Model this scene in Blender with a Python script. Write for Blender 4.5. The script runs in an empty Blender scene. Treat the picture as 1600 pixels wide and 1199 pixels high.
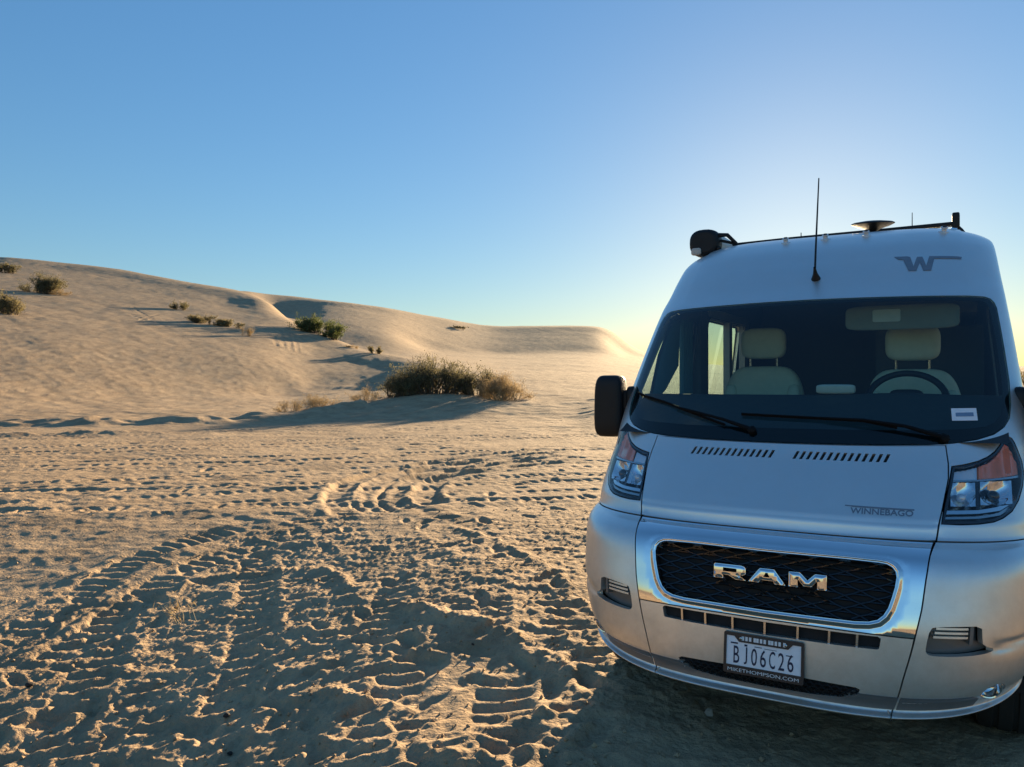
import bpy, bmesh, math, random
import numpy as np
from mathutils import Vector, Matrix
from mathutils.geometry import delaunay_2d_cdt

# ------------------------------------------------------------------ camera, sky, sun, exposure
scene = bpy.context.scene
COL = scene.collection
CAM_POS = np.array([0.67727, -3.29925, 1.6])
CAM_R = np.array([[0.868539, 0.4956166, -0.002045], [-0.4956208, 0.8685336, -0.003077], [0.0002511, 0.0036861, 0.9999932]])  # right, forward, up
FPX = 1201.83
cam_d = bpy.data.cameras.new('camera')
cam = bpy.data.objects.new('camera', cam_d)
COL.objects.link(cam)
_m = Matrix.Identity(4)
for i in range(3):
    _m[i][0], _m[i][1], _m[i][2], _m[i][3] = CAM_R[0][i], CAM_R[2][i], -CAM_R[1][i], CAM_POS[i]
cam.matrix_world = _m
cam_d.sensor_fit = 'HORIZONTAL'
cam_d.sensor_width = 36.0
cam_d.lens = FPX / 1600.0 * 36.0
cam_d.clip_start = 0.05
cam_d.clip_end = 3000.0
scene.camera = cam

SUN_ELEV = math.radians(9.2)
SKY_POW = -0.345
SUN_AZ = math.radians(-9.0)          # measured from +Y towards +X
world = bpy.data.worlds.new('World')
scene.world = world
world.use_nodes = True
wn = world.node_tree
wn.nodes.clear()
w_out = wn.nodes.new('ShaderNodeOutputWorld')
w_bg = wn.nodes.new('ShaderNodeBackground')
w_sky = wn.nodes.new('ShaderNodeTexSky')
w_sky.sky_type = 'NISHITA'
w_sky.sun_disc = False
w_sky.sun_elevation = SUN_ELEV
w_sky.sun_rotation = SUN_AZ
w_sky.altitude = 0.0
w_sky.air_density = 1.0
w_sky.dust_density = 0.17
w_sky.ozone_density = 3.0
w_bg.inputs['Strength'].default_value = 0.0655
# phone-style tone compression of the whole sky: luminance to a power, hue kept
w_bw = wn.nodes.new('ShaderNodeRGBToBW')
w_pw = wn.nodes.new('ShaderNodeMath'); w_pw.operation = 'POWER'; w_pw.inputs[1].default_value = SKY_POW
w_mul = wn.nodes.new('ShaderNodeVectorMath'); w_mul.operation = 'SCALE'
wn.links.new(w_sky.outputs[0], w_bw.inputs[0])
wn.links.new(w_bw.outputs[0], w_pw.inputs[0])
wn.links.new(w_sky.outputs[0], w_mul.inputs[0])
wn.links.new(w_pw.outputs[0], w_mul.inputs['Scale'])
w_hs = wn.nodes.new('ShaderNodeHueSaturation'); w_hs.inputs['Saturation'].default_value = 1.12
wn.links.new(w_mul.outputs[0], w_hs.inputs['Color'])
wn.links.new(w_hs.outputs[0], w_bg.inputs[0])
wn.links.new(w_bg.outputs[0], w_out.inputs[0])

sun_d = bpy.data.lights.new('sun', 'SUN')
sun_d.energy = 5.0
sun_d.angle = math.radians(0.5)
sun_d.color = (1.0, 0.745, 0.45)
sun = bpy.data.objects.new('sun', sun_d)
COL.objects.link(sun)
_dir = Vector((math.sin(SUN_AZ) * math.cos(SUN_ELEV), math.cos(SUN_AZ) * math.cos(SUN_ELEV), math.sin(SUN_ELEV)))
sun.rotation_euler = _dir.to_track_quat('Z', 'Y').to_euler()
sun.location = (0, 0, 30)

scene.view_settings.view_transform = 'Standard'
scene.view_settings.look = 'None'
scene.view_settings.gamma = 1.0
scene.view_settings.use_curve_mapping = False
scene.view_settings.exposure = 1.82
scene.cycles.max_bounces = 10
scene.cycles.transparent_max_bounces = 12
scene.cycles.caustics_reflective = False
scene.cycles.caustics_refractive = False

# ------------------------------------------------------------------ small helpers
RNG = np.random.default_rng(7)


def empty(name, loc, label=None, cat=None, group=None):
    o = bpy.data.objects.new(name, None)
    COL.objects.link(o)
    o.location = loc
    o.empty_display_size = 0.2
    if label: o['label'] = label
    if cat: o['category'] = cat
    if group: o['group'] = group
    return o


def link(name, me, mat, parent=None):
    o = bpy.data.objects.new(name, me)
    COL.objects.link(o)
    if mat is not None:
        me.materials.clear()
        me.materials.append(mat)
    if parent is not None:
        o.parent = parent
        base = parent
        off = Vector((0, 0, 0))
        while base is not None:
            off += Vector(base.location)
            base = base.parent
        o.location = -off           # meshes are written in world coordinates
    return o


def rebase(o):
    """move a mesh's origin to the middle of its geometry (the shape stays where it is)"""
    me = o.data
    n = len(me.vertices)
    a = np.empty(n * 3, np.float32)
    me.vertices.foreach_get('co', a)
    a = a.reshape(-1, 3)
    c = (a.min(0) + a.max(0)) / 2
    c[2] = a[:, 2].min()
    a -= c
    me.vertices.foreach_set('co', a.ravel())
    o.location = Vector(o.location) + Vector([float(x) for x in c])
    me.update()
    return o


def mesh_from(verts, faces, name, smooth=True, normals=None):
    me = bpy.data.meshes.new(name)
    me.from_pydata([tuple(map(float, v)) for v in verts], [], [tuple(int(i) for i in f) for f in faces])
    me.update()
    if smooth:
        me.polygons.foreach_set('use_smooth', np.ones(len(me.polygons), bool))
    if normals is not None:
        me.normals_split_custom_set_from_vertices([tuple(map(float, n)) for n in normals])
    return me


def grid_arrays(P):
    """P (n,m,3) -> verts, quad faces"""
    n, m = P.shape[:2]
    idx = np.arange(n * m).reshape(n, m)
    q = np.stack([idx[:-1, :-1], idx[1:, :-1], idx[1:, 1:], idx[:-1, 1:]], -1).reshape(-1, 4)
    return P.reshape(-1, 3), q


class MB:
    """collects simple shapes into one mesh"""
    def __init__(self):
        self.v = []
        self.f = []

    def add(self, v, f):
        o = len(self.v)
        self.v.extend([tuple(map(float, p)) for p in v])
        self.f.extend([tuple(int(i) + o for i in q) for q in f])
        return self

    def tube(self, pts, rad, n=8, cap=True):
        pts = np.asarray(pts, float)
        rad = np.broadcast_to(np.asarray(rad, float), (len(pts),))
        rings = []
        t = np.gradient(pts, axis=0)
        t /= np.linalg.norm(t, axis=1, keepdims=True) + 1e-9
        up = np.array([0.03, 0.02, 1.0])
        if abs(t[:, 2]).mean() > .8: up = np.array([1.0, 0.03, 0.02])
        for p, d, r in zip(pts, t, rad):
            a = np.cross(d, up); a /= np.linalg.norm(a) + 1e-9
            b = np.cross(d, a)
            an = np.arange(n) * 2 * np.pi / n
            rings.append(p + r * (np.cos(an)[:, None] * a + np.sin(an)[:, None] * b))
        V = np.concatenate(rings)
        F = []
        for i in range(len(pts) - 1):
            for j in range(n):
                k = (j + 1) % n
                F.append((i * n + j, i * n + k, (i + 1) * n + k, (i + 1) * n + j))
        if cap:
            F.append(tuple(range(n))[::-1])
            F.append(tuple((len(pts) - 1) * n + j for j in range(n)))
        return self.add(V, F)

    def sup(self, c, size, e1=.35, e2=.35, nu=14, nv=24, fn=None):
        """superellipsoid: rounded block (small e) to ellipsoid (e=1)"""
        ph = np.linspace(-np.pi / 2, np.pi / 2, nu)
        th = np.linspace(0, 2 * np.pi, nv, endpoint=False)
        def sp(x, e): return np.sign(x) * np.abs(x) ** e
        V = []
        for p in ph:
            for t in th:
                V.append((sp(np.cos(p), e1) * sp(np.cos(t), e2), sp(np.cos(p), e1) * sp(np.sin(t), e2), sp(np.sin(p), e1)))
        V = np.array(V)
        if fn is not None: V = fn(V)
        V = V * np.array(size) / 2 + np.array(c)
        F = []
        for i in range(nu - 1):
            for j in range(nv):
                k = (j + 1) % nv
                F.append((i * nv + j, i * nv + k, (i + 1) * nv + k, (i + 1) * nv + j))
        return self.add(V, F)

    def lathe(self, c, axis, prof, n=32):
        """prof: list of (radius, along axis)"""
        ax = np.array(axis, float); ax /= np.linalg.norm(ax)
        a = np.cross(ax, [0.1, 0.2, 1.0] if abs(ax[2]) < .9 else [1, 0, 0]); a /= np.linalg.norm(a)
        b = np.cross(ax, a)
        an = np.arange(n) * 2 * np.pi / n
        V = []
        for r, z in prof:
            V.append(np.array(c) + z * ax + r * (np.cos(an)[:, None] * a + np.sin(an)[:, None] * b))
        V = np.concatenate(V)
        F = []
        for i in range(len(prof) - 1):
            for j in range(n):
                k = (j + 1) % n
                F.append((i * n + j, i * n + k, (i + 1) * n + k, (i + 1) * n + j))
        return self.add(V, F)

    def box(self, c, s, rot=None):
        x, y, z = np.array(s) / 2
        V = np.array([(-x, -y, -z), (x, -y, -z), (x, y, -z), (-x, y, -z), (-x, -y, z), (x, -y, z), (x, y, z), (-x, y, z)])
        if rot is not None: V = V @ np.asarray(rot).T
        return self.add(V + np.array(c), [(0, 3, 2, 1), (4, 5, 6, 7), (0, 1, 5, 4), (1, 2, 6, 5), (2, 3, 7, 6), (3, 0, 4, 7)])

    def build(self, name, mat, parent=None, smooth=True, sharp=None):
        me = mesh_from(self.v, self.f, name, smooth)
        bm = bmesh.new(); bm.from_mesh(me)
        bmesh.ops.recalc_face_normals(bm, faces=bm.faces)
        if sharp:
            bmesh.ops.bevel(bm, geom=[e for e in bm.edges if e.is_manifold and e.calc_face_angle(0) > .7], offset=sharp, segments=2, affect='EDGES')
        bm.to_mesh(me); bm.free()
        if smooth and hasattr(me, 'set_sharp_from_angle'):
            me.set_sharp_from_angle(angle=math.radians(40))
        return link(name, me, mat, parent)


# ------------------------------------------------------------------ materials
def mat_new(name):
    m = bpy.data.materials.new(name)
    m.use_nodes = True
    nt = m.node_tree
    b = nt.nodes['Principled BSDF']
    return m, nt, b


def simple(name, col, rough=.5, metal=0., coat=0., spec=.5, noise=0., nscale=30., bump=0., bscale=200., coat_rough=.05):
    m, nt, b = mat_new(name)
    b.inputs['Base Color'].default_value = (*col, 1)
    b.inputs['Roughness'].default_value = rough
    b.inputs['Metallic'].default_value = metal
    b.inputs['Coat Weight'].default_value = coat
    b.inputs['Coat Roughness'].default_value = coat_rough
    b.inputs['Specular IOR Level'].default_value = spec
    tc = nt.nodes.new('ShaderNodeTexCoord')
    if noise > 0:
        n = nt.nodes.new('ShaderNodeTexNoise'); n.inputs['Scale'].default_value = nscale; n.inputs['Detail'].default_value = 4
        r = nt.nodes.new('ShaderNodeMapRange')
        r.inputs[3].default_value = max(0, rough - noise); r.inputs[4].default_value = min(1, rough + noise)
        nt.links.new(tc.outputs['Object'], n.inputs['Vector'])
        nt.links.new(n.outputs[0], r.inputs[0]); nt.links.new(r.outputs[0], b.inputs['Roughness'])
        mx = nt.nodes.new('ShaderNodeMix'); mx.data_type = 'RGBA'
        mx.inputs[6].default_value = (*[c * .88 for c in col], 1); mx.inputs[7].default_value = (*[min(1, c * 1.1) for c in col], 1)
        nt.links.new(n.outputs[0], mx.inputs[0]); nt.links.new(mx.outputs[2], b.inputs['Base Color'])
    if bump > 0:
        n2 = nt.nodes.new('ShaderNodeTexNoise'); n2.inputs['Scale'].default_value = bscale; n2.inputs['Detail'].default_value = 3
        bp = nt.nodes.new('ShaderNodeBump'); bp.inputs['Strength'].default_value = bump; bp.inputs['Distance'].default_value = .002
        nt.links.new(tc.outputs['Object'], n2.inputs['Vector']); nt.links.new(n2.outputs[0], bp.inputs['Height']); nt.links.new(bp.outputs[0], b.inputs['Normal'])
    return m


def glass_mat(name, tint, ior=1.5, rough=0.0, gain=1.0):
    """thin pane: fresnel reflection over a tinted see-through sheet"""
    m, nt, b = mat_new(name)
    nt.nodes.remove(b)
    out = nt.nodes['Material Output']
    tr = nt.nodes.new('ShaderNodeBsdfTransparent'); tr.inputs[0].default_value = (*tint, 1)
    gl = nt.nodes.new('ShaderNodeBsdfGlossy'); gl.inputs['Roughness'].default_value = rough
    gl.inputs[0].default_value = (gain, gain, gain, 1)
    fr = nt.nodes.new('ShaderNodeFresnel')
    ge = nt.nodes.new('ShaderNodeNewGeometry')          # a pane has air on both sides: same reflection from within
    mr = nt.nodes.new('ShaderNodeMapRange'); mr.inputs[3].default_value = ior; mr.inputs[4].default_value = 1.0 / ior
    nt.links.new(ge.outputs['Backfacing'], mr.inputs[0]); nt.links.new(mr.outputs[0], fr.inputs[0])
    mx = nt.nodes.new('ShaderNodeMixShader')
    nt.links.new(fr.outputs[0], mx.inputs[0]); nt.links.new(tr.outputs[0], mx.inputs[1]); nt.links.new(gl.outputs[0], mx.inputs[2])
    nt.links.new(mx.outputs[0], out.inputs[0])
    return m


def paint_mat():
    m, nt, b = mat_new('silver_paint')
    tc = nt.nodes.new('ShaderNodeTexCoord')
    n = nt.nodes.new('ShaderNodeTexNoise'); n.inputs['Scale'].default_value = 3.0; n.inputs['Detail'].default_value = 6
    fl = nt.nodes.new('ShaderNodeTexNoise'); fl.inputs['Scale'].default_value = 900.0; fl.inputs['Detail'].default_value = 1
    mx = nt.nodes.new('ShaderNodeMix'); mx.data_type = 'RGBA'
    mx.inputs[6].default_value = (.76, .75, .72, 1); mx.inputs[7].default_value = (.86, .85, .82, 1)
    nt.links.new(tc.outputs['Object'], n.inputs['Vector']); nt.links.new(tc.outputs['Object'], fl.inputs['Vector'])
    nt.links.new(fl.outputs[0], mx.inputs[0]); nt.links.new(mx.outputs[2], b.inputs['Base Color'])
    b.inputs['Metallic'].default_value = .85
    r = nt.nodes.new('ShaderNodeMapRange'); r.inputs[3].default_value = .33; r.inputs[4].default_value = .46
    nt.links.new(n.outputs[0], r.inputs[0]); nt.links.new(r.outputs[0], b.inputs['Roughness'])
    b.inputs['Coat Weight'].default_value = .4
    cr = nt.nodes.new('ShaderNodeMapRange'); cr.inputs[3].default_value = .06; cr.inputs[4].default_value = .22
    nt.links.new(n.outputs[0], cr.inputs[0]); nt.links.new(cr.outputs[0], b.inputs['Coat Roughness'])
    # film of dust on the lower bodywork, streaky and uneven
    sp = nt.nodes.new('ShaderNodeSeparateXYZ'); ge = nt.nodes.new('ShaderNodeNewGeometry')
    nt.links.new(ge.outputs['Position'], sp.inputs[0])
    hr = nt.nodes.new('ShaderNodeMapRange'); hr.inputs[1].default_value = 1.0; hr.inputs[2].default_value = .28; hr.inputs[3].default_value = .06; hr.inputs[4].default_value = .55
    nt.links.new(sp.outputs['Z'], hr.inputs[0])
    dn = nt.nodes.new('ShaderNodeTexNoise'); dn.inputs['Scale'].default_value = 9.0; dn.inputs['Detail'].default_value = 8; dn.inputs['Roughness'].default_value = .7
    nt.links.new(tc.outputs['Object'], dn.inputs['Vector'])
    dr = nt.nodes.new('ShaderNodeMapRange'); dr.inputs[1].default_value = .38; dr.inputs[2].default_value = .75
    nt.links.new(dn.outputs[0], dr.inputs[0])
    dm = nt.nodes.new('ShaderNodeMath'); dm.operation = 'MULTIPLY'
    nt.links.new(hr.outputs[0], dm.inputs[0]); nt.links.new(dr.outputs[0], dm.inputs[1])
    db = nt.nodes.new('ShaderNodeBsdfDiffuse'); db.inputs[0].default_value = (.42, .34, .25, 1)
    ms = nt.nodes.new('ShaderNodeMixShader')
    nt.links.new(dm.outputs[0], ms.inputs[0]); nt.links.new(b.outputs[0], ms.inputs[1]); nt.links.new(db.outputs[0], ms.inputs[2])
    nt.links.new(ms.outputs[0], nt.nodes['Material Output'].inputs[0])
    return m


def sand_mat():
    m, nt, b = mat_new('sand')
    tc = nt.nodes.new('ShaderNodeTexCoord')
    def noise(s, d=4, dist=0.):
        n = nt.nodes.new('ShaderNodeTexNoise'); n.inputs['Scale'].default_value = s; n.inputs['Detail'].default_value = d
        n.inputs['Distortion'].default_value = dist
        nt.links.new(tc.outputs['Object'], n.inputs['Vector']); return n
    def ramp(src, stops):
        r = nt.nodes.new('ShaderNodeValToRGB')
        e = r.color_ramp.elements
        e[0].position, e[0].color = stops[0][0], (*stops[0][1], 1)
        e[1].position, e[1].color = stops[-1][0], (*stops[-1][1], 1)
        for p, c in stops[1:-1]:
            x = e.new(p); x.color = (*c, 1)
        nt.links.new(src.outputs[0], r.inputs[0]); return r
    n1 = noise(.35, 9, .6); n2 = noise(7, 5); n3 = noise(260, 2); n4 = noise(1.3, 8, .4)
    c1 = ramp(n1, [(.3, (.44, .312, .186)), (.7, (.505, .365, .22))])
    c2 = ramp(n2, [(.3, (.82, .82, .83)), (.62, (1, 1, 1))])
    c3 = ramp(n3, [(.32, (.62, .6, .58)), (.45, (1, 1, 1)), (.8, (1.0, 1.0, 1.0))])
    def mul(a, bb):
        x = nt.nodes.new('ShaderNodeMix'); x.data_type = 'RGBA'; x.blend_type = 'MULTIPLY'; x.inputs[0].default_value = 1
        nt.links.new(a, x.inputs[6]); nt.links.new(bb, x.inputs[7]); return x.outputs[2]
    c4 = ramp(n4, [(.36, (.80, .79, .78)), (.55, (1, 1, 1))])
    col = mul(c4.outputs[0], mul(mul(c1.outputs[0], c2.outputs[0]), c3.outputs[0]))
    nt.links.new(col, b.inputs['Base Color'])
    b.inputs['Roughness'].default_value = .95
    b.inputs['Specular IOR Level'].default_value = .15
    nb = noise(42, 5); nb2 = noise(160, 3)
    bp = nt.nodes.new('ShaderNodeBump'); bp.inputs['Strength'].default_value = .8; bp.inputs['Distance'].default_value = .016
    nb3 = noise(9, 7, .3)
    bp3 = nt.nodes.new('ShaderNodeBump'); bp3.inputs['Strength'].default_value = .55; bp3.inputs['Distance'].default_value = .05
    nt.links.new(nb3.outputs[0], bp3.inputs['Height']); nt.links.new(bp3.outputs[0], bp.inputs['Normal'])
    bp2 = nt.nodes.new('ShaderNodeBump'); bp2.inputs['Strength'].default_value = .8; bp2.inputs['Distance'].default_value = .004
    nt.links.new(nb.outputs[0], bp.inputs['Height']); nt.links.new(nb2.outputs[0], bp2.inputs['Height'])
    nt.links.new(bp.outputs[0], bp2.inputs['Normal']); nt.links.new(bp2.outputs[0], b.inputs['Normal'])
    return m


def leaf_mat(name, c0, c1):
    m, nt, b = mat_new(name)
    oi = nt.nodes.new('ShaderNodeNewGeometry')
    r = nt.nodes.new('ShaderNodeMix'); r.data_type = 'RGBA'
    r.inputs[6].default_value = (*c0, 1); r.inputs[7].default_value = (*c1, 1)
    nt.links.new(oi.outputs['Random Per Island'], r.inputs[0])
    nt.links.new(r.outputs[2], b.inputs['Base Color'])
    b.inputs['Roughness'].default_value = .7
    out = nt.nodes['Material Output']
    tl = nt.nodes.new('ShaderNodeBsdfTranslucent')
    nt.links.new(r.outputs[2], tl.inputs[0])
    mx = nt.nodes.new('ShaderNodeMixShader'); mx.inputs[0].default_value = .5
    nt.links.new(b.outputs[0], mx.inputs[1]); nt.links.new(tl.outputs[0], mx.inputs[2])
    nt.links.new(mx.outputs[0], out.inputs[0])
    return m


MAT = dict(
    sand=sand_mat(), paint=paint_mat(),
    chrome=simple('chrome', (.82, .83, .84), .04, 1.0, noise=.02, nscale=6),
    satin=simple('satin_metal', (.55, .55, .54), .25, 1.0, noise=.05),
    black=simple('black_plastic', (.012, .012, .013), .5, spec=.3, noise=.1, bump=.25, bscale=400),
    gloss=simple('gloss_black', (.008, .008, .009), .12, coat=.5, noise=.05),
    hull=simple('dark_cavity', (.012, .012, .013), .8, noise=.1),
    lower=simple('grey_valance', (.16, .16, .155), .42, .3, coat=.3, noise=.08),
    tyre=simple('tyre_rubber', (.022, .021, .02), .8, noise=.1, bump=.6, bscale=120),
    steel=simple('wheel_steel', (.35, .35, .34), .4, .8, noise=.1),
    ws=glass_mat('windshield_glass', (.64, .84, .82), 1.52),
    side_glass=glass_mat('window_glass', (.62, .70, .66), 1.5),
    lens=glass_mat('headlight_lens', (.93, .95, .96), 1.5),
    frit=simple('black_glass_border', (.004, .005, .006), .5, spec=.1, noise=.03),
    leather=simple('beige_leather', (.66, .60, .46), .55, noise=.1, bump=.4, bscale=300),
    dash=simple('dashboard_plastic', (.022, .025, .028), .6, noise=.1, bump=.4, bscale=400),
    trim=simple('interior_trim', (.10, .105, .11), .7, noise=.1, bump=.3),
    visor=simple('visor_cloth', (.23, .22, .18), .8, noise=.1, bump=.3),
    pale=simple('pale_trim', (.50, .49, .45), .6, noise=.1),
    curtain=simple('teal_curtain', (.06, .16, .19), .8, noise=.1, bump=.6, bscale=60),
    amber=simple('amber_lens', (.85, .20, .07), .22, coat=.8, noise=.06),
    white=simple('clear_lamp_glass', (.62, .68, .74), .15, .3, coat=.8, noise=.06),
    plate=simple('plate_white', (.84, .85, .90), .4, noise=.06, bump=.2),
    navy=simple('navy_print', (.012, .018, .06), .5, noise=.05),
    frame=simple('plate_frame_black', (.012, .014, .02), .35, noise=.1),
    offwhite=simple('white_lettering', (.75, .76, .78), .45, noise=.05),
    decal=simple('grey_decal', (.24, .26, .29), .4, .5, coat=.4, noise=.05),
    wiper=simple('wiper_black', (.005, .005, .006), .65, spec=.15, noise=.05),
    slot=simple('vent_slot_black', (.006, .006, .008), .7, noise=.1),
    awn=simple('awning_white', (.70, .68, .62), .45, noise=.1),
    sticker=simple('sticker_white', (.78, .80, .84), .5, noise=.05),
    sticker_ink=simple('sticker_ink', (.16, .25, .38), .5, noise=.05),
    clear=simple('clear_plastic', (.65, .67, .68), .18, coat=.6, noise=.08),
    stem=simple('bush_stem', (.10, .075, .05), .85, noise=.05),
    drystem=simple('dry_stem', (.34, .26, .15), .85, noise=.05),
    stone=simple('stone', (.30, .26, .21), .85, noise=.1, bump=1.0, bscale=40),
    darkstone=simple('dark_clod', (.03, .026, .022), .9, noise=.1, bump=1.0, bscale=60),
    leaf_dark=leaf_mat('leaf_dark_green', (.085, .08, .036), (.24, .205, .10)),
    leaf_green=leaf_mat('leaf_green', (.06, .085, .022), (.16, .18, .055)),
    leaf_dry=leaf_mat('leaf_dry', (.22, .155, .075), (.42, .31, .16)),
    leaf_olive=leaf_mat('leaf_olive', (.12, .105, .05), (.28, .23, .11)),
)

# ------------------------------------------------------------------ the van's skin as one surface
def pchip(x,y,xi):
    x=np.asarray(x,float);y=np.asarray(y,float);xi=np.asarray(xi,float)
    h=np.diff(x);d=np.diff(y)/h;m=np.zeros_like(y)
    w1=2*h[1:]+h[:-1];w2=h[1:]+2*h[:-1]
    ok=d[:-1]*d[1:]>0
    with np.errstate(divide='ignore',invalid='ignore'):
        mm=(w1+w2)/(w1/d[:-1]+w2/d[1:])
    m[1:-1]=np.where(ok,mm,0);m[0]=d[0];m[-1]=d[-1]
    i=np.clip(np.searchsorted(x,xi)-1,0,len(h)-1);t=(xi-x[i])/h[i];t=np.clip(t,-.5,1.5)
    return y[i]*(2*t**3-3*t**2+1)+h[i]*m[i]*(t**3-2*t**2+t)+y[i+1]*(-2*t**3+3*t**2)+h[i]*m[i+1]*(t**3-t**2)
# centre profile of the van nose: back, height, half width, corner depth, exponent, edge drop
ROWS=np.array([
(.085,.262,.91,.56,4.0,-.09),(.00,.272,.925,.60,4.0,-.09),(-.012,.281,.94,.61,4.0,-.09),(.016,.299,.94,.60,4.0,-.085),(.02,.335,.955,.60,4.1,-.075),
(.002,.365,.965,.61,4.2,-.06),(0,.45,.985,.61,4.4,-.03),(.005,.60,1.012,.61,4.4,0),(.032,.75,1.022,.60,4.4,0),(.055,.84,1.022,.58,4.4,0),
(.082,.893,1.018,.56,4.2,0),(.132,.928,1.01,.54,3.8,0),(.178,.946,1.005,.53,3.4,0),(.19,.96,1.005,.53,3.2,0),(.2,1.008,1.005,.53,3.0,0),
(.235,1.05,1.005,.52,2.9,0),(.33,1.145,1.005,.50,2.8,0),(.44,1.255,1.0,.48,2.6,0),(.485,1.315,.997,.45,2.4,0),(.53,1.37,.993,.43,2.3,0),
(.83,1.70,.962,.36,2.2,0),(1.17,2.035,.925,.30,2.2,.0),(1.30,2.135,.915,.28,2.3,.01),(1.46,2.275,.903,.27,2.5,.02),(1.62,2.395,.893,.25,2.8,.04),
(1.80,2.475,.885,.22,3.2,.065),(2.0,2.52,.88,.2,3.2,.08),(2.4,2.535,.875,.2,3.2,.09),(5.9,2.53,.875,.2,3.2,.09)])
VS=np.array([0.0,.086,.106,.139,.175,.21,.295,.445,.595,.686,.753,.83,.888,.907,.957,1.011,1.146,1.301,1.376,1.447,1.893,2.371,2.535,2.747,2.947,3.144,3.349,3.75,7.25])
_su=1-np.linspace(1,0,4000)**3
_g=1-np.sqrt(np.clip(1-_su**3.2,0,1));_L=np.concatenate([[0],np.cumsum(np.hypot(np.diff(_su),.5*np.diff(_g)))])
UM=float(_L[-1])
def M(u,v):
    u=np.asarray(u,float);v=np.asarray(v,float)
    pb,ph,W,D,n,K=[pchip(VS,ROWS[:,i],v) for i in range(6)]
    a=np.interp(np.abs(u),_L,_su)
    g=1-np.sqrt(np.clip(1-a**n,0,1))
    return np.stack([np.sign(u)*W*a,pb+D*g,ph-K*np.where(K>0,a**6,a**3)],-1)
def N(u,v,e=2e-3):
    u=np.clip(np.asarray(u,float),-UM+2*e,UM-2*e)
    v=np.clip(v,2*e,VS[-1]-2*e)
    du=M(u+e,v)-M(u-e,v);dv=M(u,v+e)-M(u,v-e)
    n=np.cross(du,dv);n/=np.linalg.norm(n,axis=-1,keepdims=True)+1e-12
    return n
def vat(h): # v for centre height on the nose
    vv=np.linspace(0,VS[20],4000);return float(vv[np.argmin(abs(pchip(VS,ROWS[:,1],vv)-h))])

# ------------------------------------------------------------------ ground and dunes
def gnoise(x, y, seed=0):
    """2-d gradient noise, about -0.7 .. 0.7"""
    xi = np.floor(x).astype(np.int64); yi = np.floor(y).astype(np.int64)
    xf = x - xi; yf = y - yi
    def g(ix, iy, dx, dy):
        h = (ix * 374761393 + iy * 668265263 + seed * 974711) & 0x7fffffff
        h = ((h ^ (h >> 13)) * 1274126177) & 0x7fffffff
        a = (h ^ (h >> 16)) % 4096 * (2 * np.pi / 4096)
        return np.cos(a) * dx + np.sin(a) * dy
    u = xf * xf * xf * (xf * (xf * 6 - 15) + 10); v = yf * yf * yf * (yf * (yf * 6 - 15) + 10)
    a = g(xi, yi, xf, yf); b = g(xi + 1, yi, xf - 1, yf); c = g(xi, yi + 1, xf, yf - 1); d = g(xi + 1, yi + 1, xf - 1, yf - 1)
    return (a + (b - a) * u) + ((c + (d - c) * u) - (a + (b - a) * u)) * v


def bowls(x, y, seed=0):
    """cells hollowed like trodden sand: 0 in the hollow, about 1 on the sharp rim between two"""
    xi = np.floor(x).astype(np.int64); yi = np.floor(y).astype(np.int64)
    f1 = np.full(x.shape, 9.); f2 = np.full(x.shape, 9.)
    for a in (-1, 0, 1):
        for b in (-1, 0, 1):
            ix = xi + a; iy = yi + b
            h = (ix * 374761393 + iy * 668265263 + seed * 974711) & 0x7fffffff
            h = ((h ^ (h >> 13)) * 1274126177) & 0x7fffffff
            h = h ^ (h >> 16)
            d = (ix + .1 + .8 * (h % 1024) / 1024. - x) ** 2 + (iy + .1 + .8 * ((h >> 10) % 1024) / 1024. - y) ** 2
            f2 = np.minimum(f2, np.maximum(d, f1)); f1 = np.minimum(f1, d)
    return np.clip(1.35 - (np.sqrt(f2) - np.sqrt(f1)) * 1.5, 0, 1.1) * .5 + np.clip(f1, 0, 1) * .7


def sstep(a, b, x):
    t = np.clip((x - a) / (b - a), 0, 1)
    return t * t * (3 - 2 * t)


HOR = 595.8
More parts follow.
